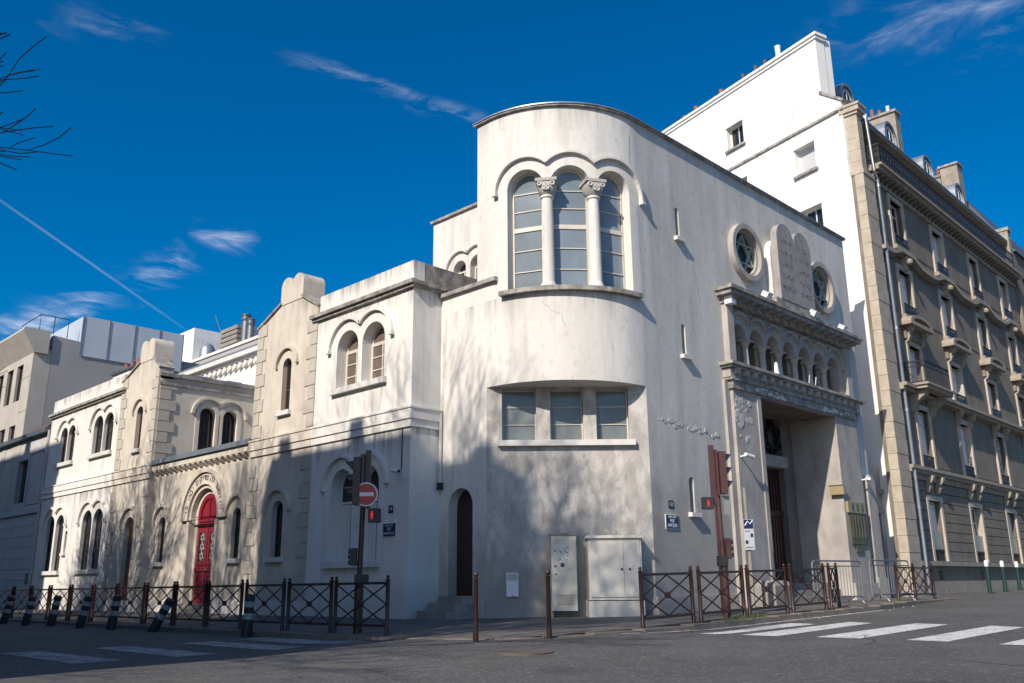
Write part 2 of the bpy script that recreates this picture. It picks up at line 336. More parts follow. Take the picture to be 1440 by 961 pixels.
def tri(outer, holes=(), grid=None):
    pts = []; edges = []
    for poly in [outer] + list(holes):
        b = len(pts); pts += [Vector(p) for p in poly]; edges += [(b + i, b + (i + 1) % len(poly)) for i in range(len(poly))]
    if grid:
        us = [p[0] for p in outer]; zs = [p[1] for p in outer]
        u = min(us) + grid
        while u < max(us) - grid * .3:
            z = min(zs) + grid
            while z < max(zs) - grid * .3:
                if inside((u, z), outer) and not any(inside((u, z), h) for h in holes): pts.append(Vector((u, z)))
                z += grid * 1.7
            u += grid
    vs, _, fs, *_ = delaunay_2d_cdt(pts, edges, [], 0, 1e-5)
    out = []
    for f in fs:
        c = sum((Vector(vs[i]) for i in f), Vector((0, 0))) / len(f)
        if inside(c, outer) and not any(inside(c, h) for h in holes): out.append(f)
    return [tuple(v) for v in vs], out
def panel(name, m, parent, f, outer, holes=(), w=0, depth=.35, skirt=.3, grid=None, label=None):
    mb = MB(f)
    if grid: outer = dens(outer, grid); holes = [dens(h, grid) for h in holes]
    vs, fs = tri(outer, holes, grid)
    b = [mb.pt(u, w, z) for u, z in vs]; mb.f += [[b[i] for i in t] for t in fs]
    for poly, d in [(outer, skirt)] + [(h, depth) for h in holes]:
        if not d: continue
        a = [mb.pt(u, w, z) for u, z in poly]; c = [mb.pt(u, w - d, z) for u, z in poly]; n = len(poly)
        mb.f += [[a[i], a[(i + 1) % n], c[(i + 1) % n], c[i]] for i in range(n)]
    bm_merge = mb.mesh(name)
    bm = bmesh.new(); bm.from_mesh(bm_merge); bmesh.ops.remove_doubles(bm, verts=bm.verts, dist=1e-4); bmesh.ops.recalc_face_normals(bm, faces=bm.faces); bm.to_mesh(bm_merge); bm.free()
    if grid:
        for p in bm_merge.polygons: p.use_smooth = True
        bm_merge.set_sharp_from_angle(angle=math.radians(30))
    return obj(name, bm_merge, m, parent, label=label)
def window(parent, f, uc, h, zb, zs, w, fm, gm, t=.05, bars=(), mid=False, name='window', dep=.05, n=12, label=None, arched=True):
    if arched: o, i = arch(uc, h, zb, zs, n), arch(uc, h - t, zb + t, zs, n)
    else: o, i = rect(uc - h, uc + h, zb, zs), rect(uc - h + t, uc + h - t, zb + t, zs - t)
    mb = MB(f).ring(o, i, w - dep, w)
    top = zs if arched else zs - t
    for zz, tt in bars:
        hh = h - t if (not arched or zz < zs) else math.sqrt(max(.001, (h - t) ** 2 - (zz - zs) ** 2))
        mb.box(uc - hh, uc + hh, w - dep * .8, w - .004, zz - tt / 2, zz + tt / 2)
    if mid: mb.box(uc - .022, uc + .022, w - dep * .8, w - .006, zb + t, top)
    wo = obj(name, mb, fm, parent, label=label)
    g = MB(f); g.face([(u, w - dep * .6, z) for u, z in i]); obj('pane', g, gm, wo)
    return wo
def text(body, size, f, u, z, w, m, parent, ext=.004, name='lettering', align='CENTER', sx=1.0, rot=0):
    cu = bpy.data.curves.new('lettering', 'FONT'); cu.body = body; cu.size = size; cu.extrude = ext; cu.align_x = align; cu.align_y = 'CENTER'; cu.resolution_u = 3
    t = bpy.data.objects.new('tmp', cu); C.objects.link(t)
    me = bpy.data.meshes.new_from_object(t.evaluated_get(bpy.context.evaluated_depsgraph_get()))
    bpy.data.objects.remove(t); bpy.data.curves.remove(cu)
    if not me.vertices: return None
    c, s_ = math.cos(rot), math.sin(rot)
    for v in me.vertices:
        x, y, zz = v.co; x *= sx; x, y = x * c - y * s_, x * s_ + y * c
        v.co = f(u + x, w + zz, z + y)
    me.materials.clear()
    return obj(name, me, m, parent)

# ------------------------------------------------------------------ wall frames: (along, outward, up) -> world
XL, XT, YR = 13.113, 14.03, 12.13
FL = lambda u, w, z: (XL - w, u, z)                          # street front of the wing, u = Y
FLr = lambda u, w, z: (XL - w, -u, z)                        # the same, reading left to right (u = -Y), for writing
FT = lambda u, w, z: (XT - w, u, z)
FR = lambda u, w, z: (u, YR - w, z)                          # side street front
q = math.sqrt(.5); QX, QY = 14.03, 14.77
FC = lambda u, w, z: (QX + (u - w) * q, QY - (u + w) * q, z)   # chamfer
RC = 2.64; CX, CY = 16.67, 14.77; LC = RC * PI / 2
def FY(u, w, z):                                             # rounded corner running on into both flat walls
    if u < 0: return (XT - w, CY - u, z)
    if u > LC: return (CX + u - LC, YR - w, z)
    a = PI + u / RC; return (CX + (RC + w) * math.cos(a), CY + (RC + w) * math.sin(a), z)
TA = math.radians(.98)
FA = lambda u, w, z: (30.6 + u * math.cos(TA) + w * math.sin(TA), YR + u * math.sin(TA) - w * math.cos(TA), z)   # apartment front
GA = math.radians(75.3)
FG = lambda u, w, z: (30.6 + u * math.cos(GA) - w * math.sin(GA), YR + u * math.sin(GA) + w * math.cos(GA), z)   # its gable

# ------------------------------------------------------------------ ground
def sw(x, y):                                      # pavement height
    a = .085 + .0185 * (min(x, 90) - 10.7); b = .01 - .006 * max(0, min(y, 60) - 13) + .05 * max(0, min(x, 16) - 9.7)
    return min(a, b)
def road(x, y):
    xx, yy = x, y
    a = .085 + .0185 * (max(-60, min(xx, 90)) - 10.7); b = .01 - .006 * max(0, min(yy, 60) - 13)
    k = math.hypot(x - 10.2, y - 10.2); t = max(0, min(1, (k - 1.6) / 2.6)); t = t * t * (3 - 2 * t)
    m = max(0, min(1, (x - 7.5) / 5)); m = m * m * (3 - 2 * m)
    return b * (1 - m) + a * m - (.015 + .095 * t)
KERB = [(9.6, 70), (9.6, 30), (9.6, 20), (9.6, 13.4), (9.68, 12.3), (9.85, 11.4), (10.2, 10.6), (10.75, 10.0), (11.5, 9.62), (12.6, 9.45), (14, 9.42), (18, 9.42), (22, 9.46), (24, 9.62), (26, 9.85), (30, 10.15), (34, 10.42), (45, 10.9), (90, 11.9)]
def grid_sheet(name, m, xs, ys, zf, inpoly=None):
    mb = MB(); idx = {}
    for i, x in enumerate(xs):
        for j, y in enumerate(ys): idx[i, j] = mb.pt(x, y, zf(x, y))
    for i in range(len(xs) - 1):
        for j in range(len(ys) - 1): mb.f.append([idx[i, j], idx[i + 1, j], idx[i + 1, j + 1], idx[i, j + 1]])
    o = obj(name, mb, m, smooth=True); return tag(o, kind='structure')
xs = [-400, -150, -60, -30, -18, -8] + [-4 + i * .5 for i in range(60)] + [27 + i * 2 for i in range(32)] + [110, 200, 600]
ys = [-400, -150, -60, -30, -18, -8] + [-4 + i * .5 for i in range(66)] + [30 + i * 2 for i in range(20)] + [90, 200, 600]
tag(grid_sheet('road', 'asphalt', xs, ys, road), 'dark grey asphalt road crossing in front of the corner building')
def offset(poly, d):
    r = []
    for k in range(len(poly)):
        a = Vector(poly[max(0, k - 1)]); b = Vector(poly[min(len(poly) - 1, k + 1)]); t = (b - a).normalized(); r.append((poly[k][0] - t.y * d, poly[k][1] + t.x * d))
    return r
def densline(p, st):
    r = []
    for a, b in zip(p, p[1:]):
        n = max(1, int(math.dist(a, b) / st)); r += [(a[0] + (b[0] - a[0]) * i / n, a[1] + (b[1] - a[1]) * i / n) for i in range(n)]
    return r + [p[-1]]
inner = offset(KERB, .28)
poly = inner + [(90, 16), (13.4, 16), (13.4, 70)]
poly = dens(poly, 1.5); vs, fs = tri(poly, (), 1.0)
mb = MB(); b = [mb.pt(x, y, sw(x, y)) for x, y in vs]; mb.f = [[b[i] for i in t] for t in fs]
tag(obj('pavement', mb, 'pavement', smooth=True), 'grey asphalt pavement around the foot of the corner building', kind='structure')
kl = densline(KERB, 1.0); ki = offset(kl, .30)
mb = MB()
for k in range(len(kl) - 1):                       # each kerb stone with a small joint
    a0, a1, b0, b1 = Vector(kl[k]), Vector(kl[k + 1]), Vector(ki[k]), Vector(ki[k + 1]); g = .012
    a0, a1 = a0.lerp(a1, g), a1.lerp(a0, g); b0, b1 = b0.lerp(b1, g), b1.lerp(b0, g); j = rnd.uniform(-.004, .006)
    top = [(p.x, p.y, sw(*ki[k]) + .004 + j) for p in (a0, a1, b1, b0)]
    bot = [(p.x, p.y, -.5) for p in (a0, a1, b1, b0)]
    i0 = [mb.pt(*p) for p in top]; i1 = [mb.pt(*p) for p in bot]
    mb.f += [i0, i1[::-1]] + [[i0[i], i0[(i + 1) % 4], i1[(i + 1) % 4], i1[i]] for i in range(4)]
tag(obj('kerb', mb, 'granite'), 'worn granite kerb edging the corner pavement', kind='structure')
def paint(name, quads, label, m='paint'):
    mb = MB()
    for quad in quads:
        A, B, D, E = [Vector(p) for p in quad]; n = 8; rows = []
        for i in range(n + 1):
            p, r = A.lerp(B, i / n), E.lerp(D, i / n); rows.append([mb.pt(p.x, p.y, road(p.x, p.y) + .006), mb.pt(r.x, r.y, road(r.x, r.y) + .006)])
        for a, c in zip(rows, rows[1:]): mb.f.append([a[0], c[0], c[1], a[1]])
    tag(obj(name, mb, m), label, kind='structure')
paint('crossing_stripes', [((13.3, 8.85), (16.7, 8.98), (16.6, 8.42), (13.35, 8.55)), ((13.6, 7.58), (17.3, 7.62), (17.5, 8.14), (13.55, 8.2)), ((13.75, 6.28), (17.4, 6.28), (17.5, 6.9), (13.72, 6.98)), ((13.8, 5.02), (17.2, 4.98), (17.4, 5.56), (13.8, 5.6)), ((13.7, 3.7), (17.0, 3.66), (17.1, 4.26), (13.65, 4.3)), ((13.6, 2.4), (17, 2.4), (17, 3.0), (13.6, 3.0))], 'worn white crossing stripes on the right hand street')
paint('crossing_stripes', [((x0, 13.0), (x0 + .05, 16.3), (x0 + .65, 16.3), (x0 + .7, 13.1)) for x0 in (8.9, 7.75, 6.2, 4.75)], 'worn, shade-darkened white crossing stripes on the left hand street', 'worn')
paint('gutter_line', [((11.9, 9.33), (22, 9.33), (22, 9.42), (11.9, 9.42))], 'thin white strip along the right kerb')  # narrow pale strip following the right kerb
mb = MB().lathe((9.0, 8.75, road(9, 8.75) - .05), [(.40, 0), (.40, .058), (.355, .06), (.35, .054), (.1, .056), (.02, .06)], 28)
o = obj('manhole_cover', mb, 'rust')
def flatpatch(poly, up): 
    m_ = MB(); vs_, fs_ = tri(dens(poly, .4), (), .4); ix = [m_.pt(x, y, road(x, y) + up) for x, y in vs_]; m_.f = [[ix[i] for i in t_] for t_ in fs_]; return m_
for pp_ in ([(11.2, 3.4), (14.6, 2.4), (14.9, 3.2), (11.5, 4.2)],):
    tag(obj('road_patch', flatpatch(pp_, .004), 'patchtar', smooth=True), 'darker repaired patch in the asphalt', kind='structure')
mb_ = MB()
for (x0, y0, ang, L) in ((7.4, 9.2, -.55, 3), (11, 6.2, -.1, 4), (12.0, 8.3, .02, 9)):
    pts_ = []; x, y, a_ = x0, y0, ang
    for k in range(int(L / .18)): pts_.append((x, y)); a_ += rnd.gauss(0, .28) - (a_ - ang) * .25; x += .18 * math.cos(a_); y += .18 * math.sin(a_)
    for k in range(len(pts_) - 1):
        A, B = Vector(pts_[k]), Vector(pts_[k + 1]); d_ = (B - A).normalized(); n_ = Vector((-d_.y, d_.x)) * rnd.uniform(.003, .008)
        mb_.f.append([mb_.pt(p_.x, p_.y, road(p_.x, p_.y) + .009) for p_ in (A - n_, B - n_, B + n_, A + n_)])
tag(obj('road_cracks', mb_, 'tar'), 'thin dark tar sealed cracks wandering over the road', kind='stuff')
o = bpy.data.objects['manhole_cover']; tag(o, 'round rusty manhole cover in the road', 'manhole')

# ------------------------------------------------------------------ the wing: long two storey front with two gabled pavilions
wing = thing('parish_house', 'long cream two storey house with arched windows and two gabled stone pavilions', 'building', (13.2, 29, .1))
RZ, DZ = .35, .0
def holes_pair(c1, c2, h, zb, zs): return [arch(c1, h, zb, zs), arch(c2, h, zb, zs)]
# right bay
hb = holes_pair(19.16, 18.02, .48, 5.88, 6.95) + holes_pair(19.18, 18.08, .48, 1.43, 3.26)
panel('wall', 'white', wing, FL, [(16.42, -.2), (20.62, -.2), (20.62, 8.02), (16.42, 8.02)], hb, depth=.45, skirt=0)
panel('parapet', 'white', wing, FL, rect(16.444, 20.60, 8.16, 8.71), w=-.02, skirt=.35)
# left bay
hl = holes_pair(39.75, 38.87, .40, 5.88, 7.0) + holes_pair(36.02, 35.0, .46, 5.88, 6.95) + holes_pair(40.05, 38.98, .44, 1.5, 3.28) + holes_pair(36.1, 35.05, .47, 1.5, 3.26) + [arch(38.15, .13, 2.18, 2.92, 8)]
panel('wall', 'white', wing, FL, [(33.95, -.4), (41.5, -.4), (41.5, 8.0), (33.95, 8.0)], hl, depth=.45, skirt=0)
panel('parapet', 'white', wing, FL, rect(33.97, 41.48, 8.14, 8.75), w=-.02, skirt=.35)
# pavilions
for y0, y1, yc, door in ((20.62, 23.87, 22.25, False), (30.75, 33.95, 32.15, True)):
    hs = [arch(yc - .12 if not door else yc, .23 if not door else .26, 5.66, 6.98)]
    hs.append(arch(22.2, .29, 1.62, 2.86) if not door else arch(32.08, .37, .30, 2.88))
    panel('wall', 'ashlar', wing, FL, [(y0, -.3), (y1, -.3), (y1, 8.38), (yc + .36, 8.93), (yc - .75, 8.93), (y0, 8.42)], hs, w=.01, depth=.40, skirt=.5)
    cm = MB(FL)                                     # sloping gable coping
    cm.sweep([(y1 + .04, 8.42), (yc + .36, 8.97)], .07, -.5, .07); cm.sweep([(yc - .75, 8.97), (y0 - .02, 8.46)], .07, -.5, .07)
    obj('gable_coping', cm, 'ledge', wing)
    fm = MB(FL)                                     # finial of two round-headed tablets
    for c in (yc + .02, yc - .58 + .0): fm.prism(arch(c + .1, .30, 8.90, 9.42, 10), -.70, .03)
    obj('finial', fm, 'ashlar', wing, smooth=True)
    fr = MB(FL).prism([(yc + .44, 9.40)] + [(yc + .12 + .31 * math.cos(PI - PI * i / 8) - .0, 9.44 + .31 * math.sin(PI * i / 8)) for i in range(9)][::-1] + [(yc - .2, 9.40)], -.72, -.12)
    obj('finial_cap', fr, 'darkzinc', wing)
    # quoins: one mesh per length, shared
    qm = {L: MB(FL) for L in (.52, .34)}
    for L in qm: qm[L] = MB().box(0, L, 0, .026, .012, .375).mesh('quoin_block'); qm[L].materials.append(M['ashlar'])
    for side in (0, 1):
        z = .42; k = 0
        while z < 8.2:
            if not (4.45 < z + .2 < 4.95):
                L = .52 if (k + side) % 2 else .34; u = y1 - L if side else y0
                inst('quoin_block', qm[L], fmat(FL, u, .012, z), wing)
            z += .385; k += 1
    # windows of the pavilion front
    window(wing, FL, yc - .12 if not door else yc, .23 if not door else .26, 5.66, 6.98, -.12, 'brownwood', 'glass', .045, bars=[(6.3, .03)], n=10)
    if not door: window(wing, FL, 22.2, .29, 1.62, 2.86, -.15, 'darkwood', 'glass', .045, bars=[(2.0, .02), (2.4, .02)], n=10)
    for (c, h, zb, zs, r) in ([(yc - .12 if not door else yc, .23, 5.66, 6.98, .56)] + ([(22.2, .29, 1.62, 2.86, .62)] if not door else [(32.08, .37, .3, 2.88, .72)])):
        obj('hood_mould', MB(FL).sweep(arcpath(c, zs + .0, r), .10, 0, .10), 'ashlar', wing)
        if zb > 1: obj('sill', MB(FL).box(c - h - .12, c + h + .12, -.1, .12, zb - .13, zb), 'trim', wing)
# porch between the pavilions, set back a little
pw = -.20
panel('wall', 'ashlar', wing, FL, rect(23.87, 30.75, -.3, 4.92), [arch(26.95, .86, .35, 3.02, 16), arch(24.85, .24, 1.65, 2.9), arch(29.9, .24, 1.65, 2.9)], w=pw, depth=.42, skirt=0)
mbz = MB(FL).box(23.9, 30.74, -1.2, .06, 4.94, 5.09); obj('parapet_flashing', mbz, 'zinc', wing)
obj('string_course', MB(FL).box(23.87, 30.75, pw, -.02, 4.74, 4.935), 'ashlar', wing)
cmesh = MB().prismu([(0, 0), (.10, 0.07), (.17, .15), (.17, .20), (0, .20)], -.085, .085).mesh('corbel'); cmesh.materials.append(M['ashlar'])
for k in range(19): inst('corbel', cmesh, fmat(FL, 24.1 + k * .358, pw, 4.54), wing)
for c in (24.85, 29.9):
    window(wing, FL, c, .24, 1.65, 2.9, pw - .11, 'darkwood', 'glass', .04, bars=[(2.1, .02), (2.55, .02)], n=10)
    obj('hood_mould', MB(FL).sweep(arcpath(c, 2.92, .60), .09, pw, pw + .10), 'ashlar', wing)
    obj('sill', MB(FL).box(c - .38, c + .38, pw - .1, pw + .13, 1.52, 1.65), 'trim', wing)
# red door: nested arches, lettered archivolt
am = MB(FL)
for r0, r1, d in ((1.02, .98, .08), (1.36, 1.02, .04), (1.47, 1.36, .11)):
    o_ = [(26.95 + r0 * 1.0, 2.9)] + arcpath(26.95, 3.02, r0, 0, 180, 18) + [(26.95 - r0, 2.9)]; i_ = [(26.95 + r1, 2.9)] + arcpath(26.95, 3.02, r1, 0, 180, 18) + [(26.95 - r1, 2.9)]
    am.ring(o_, i_, pw - .002, pw + d)
obj('archivolt', am, 'ashlar', wing)
jm = MB(FL)
for s_ in (-1, 1): jm.box(26.95 + s_ * .86, 26.95 + s_ * 1.02, pw, pw + .06, .35, 2.9); jm.box(26.95 + s_ * .70, 26.95 + s_ * .86, pw - .42, pw - .16, .35, 3.02)
ro = [(26.95 + .86, 3.0)] + arcpath(26.95, 3.02, .86, 0, 180, 16) + [(26.95 - .86, 3.0)]; ri = [(26.95 + .70, 3.0)] + arcpath(26.95, 3.02, .70, 0, 180, 16) + [(26.95 - .70, 3.0)]
jm.ring(ro, ri, pw - .42, pw - .16)
obj('door_jamb', jm, 'ashlar', wing)
verse = 'זה השער לה צדיקים יבאו בו'
for k, ch in enumerate(verse):
    a = math.radians(172 - (len(verse) - 1 - k) * 164 / (len(verse) - 1)) if False else math.radians(8 + k * 164 / (len(verse) - 1))
    if ch == ' ': continue
    # seen from the street the word runs from right to left; right is the small-Y side
    text(ch, .27, FLr, -26.95 + 1.19 * math.cos(a), 3.02 + 1.19 * math.sin(a), pw + .045, 'carved', wing, .012, rot=a - PI / 2)
dr = obj('door', MB(FL).prism(arch(26.95, .70, .35, 3.02, 14), pw - 0.270, pw - 0.210), 'red', wing, label='red panelled door under the lettered arch')
dm = MB(FL)
for s_ in (-1, 1):
    c = 26.95 + s_ * .345
    dm.ring(rect(c - .30, c + .30, 1.52, 2.62), rect(c - .20, c + .20, 1.62, 2.52), pw - 0.215, pw - 0.180); dm.ring(rect(c - .30, c + .30, .5, 1.28), rect(c - .2, c + .2, .6, 1.18), pw - 0.215, pw - 0.180)
    dm.box(c - .14, c + .14, pw - 0.215, pw - 0.190, .68, 1.1)
dm.box(26.25, 27.65, pw - 0.215, pw - 0.160, 2.70, 2.80); dm.box(26.25, 27.65, pw - 0.215, pw - 0.150, 1.32, 1.44); dm.box(26.93, 26.97, pw - 0.215, pw - 0.170, .4, 3.6)
dm.ring(arch(26.95, .69, 2.85, 3.02, 14), arch(26.95, .55, 2.95, 3.02, 14), pw - 0.215, pw - 0.170)
obj('door_moulding', dm, 'red', dr)
gm = MB(FL)
for s_ in (-1, 1):
    c = 26.95 + s_ * .345
    gm.box(c - .2, c + .2, pw - 0.213, pw - 0.205, 1.62, 2.52)
obj('pane', gm, 'glass', dr)
gm = MB(FL)
for s_ in (-1, 1):
    c = 26.95 + s_ * .345
    for zc in (1.78, 2.07, 2.36):
        for a0 in (90, 270):
            t3 = [(c + .135 * math.cos(math.radians(a0 + 120 * i)), zc + .135 * math.sin(math.radians(a0 + 120 * i))) for i in range(3)]; gm.sweep(t3, .022, pw - 0.205, pw - 0.185, closed=True)
obj('star_grille', gm, 'cabinetgrey', dr)
obj('door_knob', MB().lathe((XL + .2 + .15, 26.85, 1.36), [(.01, -.03), (.035, 0), (.01, .03)], 8), 'brass', dr)
stp = MB(FL)
for k in range(2): stp.box(25.9, 28.0, pw - .4, pw + .32 - .3 * k * 1.0, -.3, .20 + .16 * k)
obj('step', stp, 'concrete', wing)
# brown side door of the left pavilion
d2 = obj('door', MB(FL).prism(arch(32.08, .37, .30, 2.88, 12), -.22, -.15), 'brownwood', wing, label='brown round headed door')
obj('letter_plate', MB(FL).box(31.85, 31.95, -.15, -.13, 1.35, 1.75), 'black', d2)
# string courses, plinths
for y0, y1, mt, w in ((16.36, 20.62, 'white', .0), (20.62, 23.9, 'ashlar', .01), (30.72, 33.95, 'ashlar', .01), (33.95, 41.52, 'white', 0)):
    e0 = (lambda d_: 16.42 - d_) if y0 < 16.5 else (lambda d_: y0)
    sm = MB(FL).box(e0(.05), y1, w, w + .05, 4.50, 4.69); sm.box(e0(.085), y1, w, w + .085, 4.69, 4.94); sm.box(e0(.11), y1, w, w + .11, 4.94, 4.985)
    obj('string_course', sm, mt, wing)
    obj('plinth', MB(FL).box(y0 + .0, y1, w, w + .06, -.4, .48 - (.06 if y0 > 25 else 0)), 'white', wing)
obj('plinth', MB(FL).box(23.9, 26.0, pw, pw + .06, -.4, .46).box(28.0, 30.72, pw, pw + .06, -.4, .44), 'white', wing)
for y0, y1 in ((16.28, 20.86), (33.6, 41.6)):
    cm = MB(FL).box(y0, y1, 0, .16, 8.06, 8.16); cm.box(y0 + .05, y1 - .04, 0, .09, 7.98, 8.06); obj('cornice', cm, 'ledge', wing)
# window joinery, hoods and sills of the bays
def joinery(c, h, zb, zs, kind):
    if kind == 'upper': window(wing, FL, c, h, zb, zs, -.30, 'cream', 'brownpane', .07, bars=[(zs - .02, .09), (zb + .36, .03), (zb + .70, .03)], mid=True)
    elif kind == 'shut':                          # closed pale shutters under a fanlight
        wo = window(wing, FL, c, h, zb, zs, -.32, 'greyshutter', 'glass', .05, bars=[(zs - .35, .06)])
        sm = MB(FL)
        for s_ in (-1, 1):
            for k in range(3): sm.box(c + s_ * (.02 + k * (h - .05) / 3) if s_ > 0 else c - (.02 + (k + 1) * (h - .05) / 3) + .012, (c + (.02 + (k + 1) * (h - .05) / 3) - .012) if s_ > 0 else c - .02 - k * (h - .05) / 3, -.36, -.325, zb + .03, zs - .40)
        obj('shutter', sm, 'greyshutter', wo)
    else: window(wing, FL, c, h, zb, zs, -.13, 'darkwood', 'glass', .05, bars=[(zs - .02, .05), (zb + .75, .03), (zb + 1.3, .03)], mid=True)
def hoodpair(c1, c2, zs, r, zlow):
    mid = (c1 + c2) / 2; a = math.degrees(math.acos(min(1, abs(c1 - mid) / r)))
    path = [(c1 + r, zlow)] + arcpath(c1, zs, r, 0, 180 - a, 14) + arcpath(c2, zs, r, a, 180, 14) + [(c2 - r, zlow)]
    hm = MB(FL).sweep(path, .09, 0, .09)
    for u in (c1 + r, c2 - r): hm.box(u - .07, u + .07, 0, .12, zlow - .09, zlow)
    obj('hood_mould', hm, 'white', wing)
for c1, c2, h, zb, zs, kind in ((19.16, 18.02, .48, 5.88, 6.95, 'upper'), (19.18, 18.08, .48, 1.43, 3.26, 'shut'), (39.75, 38.87, .40, 5.88, 7.0, 'dark'), (36.02, 35.0, .46, 5.88, 6.95, 'dark'),
                                (40.05, 38.98, .44, 1.5, 3.28, 'dark'), (36.1, 35.05, .47, 1.5, 3.26, 'dark')):
    joinery(c1, h, zb, zs, kind); joinery(c2, h, zb, zs, kind)
    hoodpair(c1, c2, zs, h + .33, zs + (.05 if zb > 4 else .05))
    sm = MB(FL).box(c2 - h - .14, c1 + h + .14, -.05, .12, zb - .15, zb - .002); obj('sill', sm, 'trim', wing)
window(wing, FL, 38.15, .13, 2.18, 2.92, -.2, 'darkwood', 'glass', .03, n=8)
obj('sill', MB(FL).box(37.95, 38.35, -.05, .1, 2.08, 2.18), 'trim', wing)
# side walls: right flank, court flank of the left pavilion, roofs, court back
FS = lambda u, w, z: (u, 16.42 - w, z)
panel('side_wall', 'white', wing, FS, rect(XL, 17.2, -.2, 8.0), skirt=0)
panel('parapet', 'ledge', wing, FS, rect(XL + .04, 17.2, 8.15, 8.706), w=-.032, skirt=.3)
cm = MB(FS).box(XL, XT + .02, 0, .12, 8.06, 8.157); cm.box(XL, XT + .0, 0, .07, 7.98, 8.06); obj('cornice', cm, 'ledge', wing)
sm = MB(FS).box(XL, XT, 0, .048, 4.50, 4.69); sm.box(XL, XT, 0, .083, 4.69, 4.94); sm.box(XL, XT, 0, .108, 4.94, 4.983); obj('string_course', sm, 'white', wing)
obj('plinth', MB(FS).box(XL, XT, 0, .058, -.2, .478), 'white', wing)
FP = lambda u, w, z: (u, 30.75 - w, z)
panel('side_wall', 'ashlar', wing, FP, rect(XL + .03, 19, 4.9, 8.15), [arch(15.03, .31, 5.5, 6.92), arch(15.92, .29, 5.5, 6.92)], depth=.35, skirt=0)
for c, h in ((15.03, .31), (15.92, .29)):
    window(wing, FP, c, h, 5.5, 6.92, -.22, 'darkwood', 'glass', .05, bars=[(6.9, .05)], mid=True)
    obj('window_surround', MB(FP).ring(arch(c, h + .16, 5.45, 6.92), arch(c, h, 5.45, 6.92), 0, .03), 'ashlar', wing)
mid = 15.475; r = .62; a = math.degrees(math.acos((15.92 - mid) / r))
obj('hood_mould', MB(FP).sweep(arcpath(15.03, 6.95, r, 180, a, 12) + arcpath(15.92, 6.95, r, 180 - a, 0, 12), .09, 0, .1), 'ashlar', wing)
cm = MB(FP).box(XL - .02, 19, 0, .12, 8.15, 8.27); cm.box(XL, 19, 0, .06, 7.85, 7.95); obj('cornice', cm, 'ledge', wing)
rm = MB(FP)
for k in range(9): rm.box(13.9 + k * .6, 14.48 + k * .6, -1.7, .02, 8.28, 8.36 if k % 2 else 8.33)
obj('roof_flashing', rm, 'zinc', wing)
qm = {L: MB().box(0, L, 0, .04, .012, .375).mesh('quoin_block') for L in (.62, .42)}
for L in qm: qm[L].materials.append(M['ashlar'])
for k in range(8): inst('quoin_block', qm[.62 if k % 2 else .42], fmat(FP, XL + .04, 0, 5.0 + k * .385), wing)
rf = MB().box(13.5, 17.1, 16.7, 20.7, 7.9, 8.0).box(13.6, 19, 20.9, 23.7, 8.2, 8.3).box(13.5, 19, 31, 33.9, 8.15, 8.25).box(13.5, 19, 33.9, 41.4, 7.9, 8.0).box(13.4, 19, 23.8, 30.7, 4.7, 4.85)
obj('roof', rf, 'zinc', wing)
bk = MB().box(13.6, 19, 41.0, 41.45, 0, 8.0).box(13.5, 19.0, 23.4, 23.86, 4.8, 8.2); obj('side_wall', bk, 'white', wing)
FB = lambda u, w, z: (19 - w, u, z)
panel('rear_wall', 'white', wing, FB, rect(27.0, 42, 4.8, 10.45), skirt=.2)
cm = MB(FB).box(27, 42, -.3, .30, 10.75, 10.95); cm.box(27, 42, 0, .12, 10.62, 10.75); obj('cornice', cm, 'trim', wing)
sm_ = MB().prism(arch(0, .17, 0, .16, 8)[1:], 0, .16).mesh('corbel'); sm_.materials.append(M['trim'])
for k in range(26): inst('corbel', sm_, fmat(FB, 29.8 + k * .47, 0, 10.22), wing)
obj('roof', MB().box(18.8, 26, 27, 42, 10.96, 11.1), 'zinc', wing)
# downpipes, camera, number plate
pp = MB().tube([(XT - .06, 16.33, 4.9), (XT - .06, 16.33, 3.45)], .035).tube([(XT - .06, 16.33, 3.45), (XT - .06, 16.33, 3.2)], .06); obj('downpipe', pp, 'trim', wing, smooth=True)
obj('pipe_boot', MB().tube([(XT - .06, 16.33, 3.22), (XT - .06, 16.33, 3.05)], .075), 'black', wing, smooth=True)

# ------------------------------------------------------------------ the corner building
syn = thing('synagogue', 'white synagogue with rounded corner tower, round star windows and arcaded portal', 'synagogue', (18, 14.5, .2))
ZR = 12.2
U0 = -.33
# flat wall of the door, left of the chamfer
panel('wall', 'stucco', syn, FT, [(14.77, -.2), (16.42, -.2), (16.42, 7.9), (14.77, 7.9)], [arch(15.66, .42, .62, 2.63)], depth=.35, skirt=0)
obj('coping', MB(FT).box(14.40, 16.42, -.3, .10, 7.86, 7.96), 'ledge', syn)
obj('plinth', MB(FT).box(14.8, 15.22, 0, .05, -.2, .50).box(16.1, 16.42, 0, .05, -.2, .5), 'stucco', syn)
d = obj('door', MB(FT).prism(arch(15.66, .42, .62, 2.63), -.33, -.27), 'darkwood', syn, label='dark narrow round headed door with star studs')
dm = MB(FT)
for zc in (1.35, 1.9, 2.35, 2.85):
    for a0 in (90, 270):
        dm.sweep([(15.53 + .10 * math.cos(math.radians(a0 + 120 * i)), zc + .10 * math.sin(math.radians(a0 + 120 * i))) for i in range(3)], .02, -.27, -.255, closed=True)
obj('star_stud', dm, 'brownwood', d)
for k, (e, h) in enumerate(((0, .62), (.28, .46), (.56, .30))):
    m_ = MB(FT)
    m_.prismz([(15.1 - e * .2, -.3), (16.25 + e * .15, -.3), (16.25 + e * .15, .10 + e * .9), (16.1 + e * .15, .26 + e), (15.3 - e * .2, .26 + e), (15.1 - e * .2, .10 + e * .9)], -.2, h)
    obj('step', m_, 'concrete', syn)
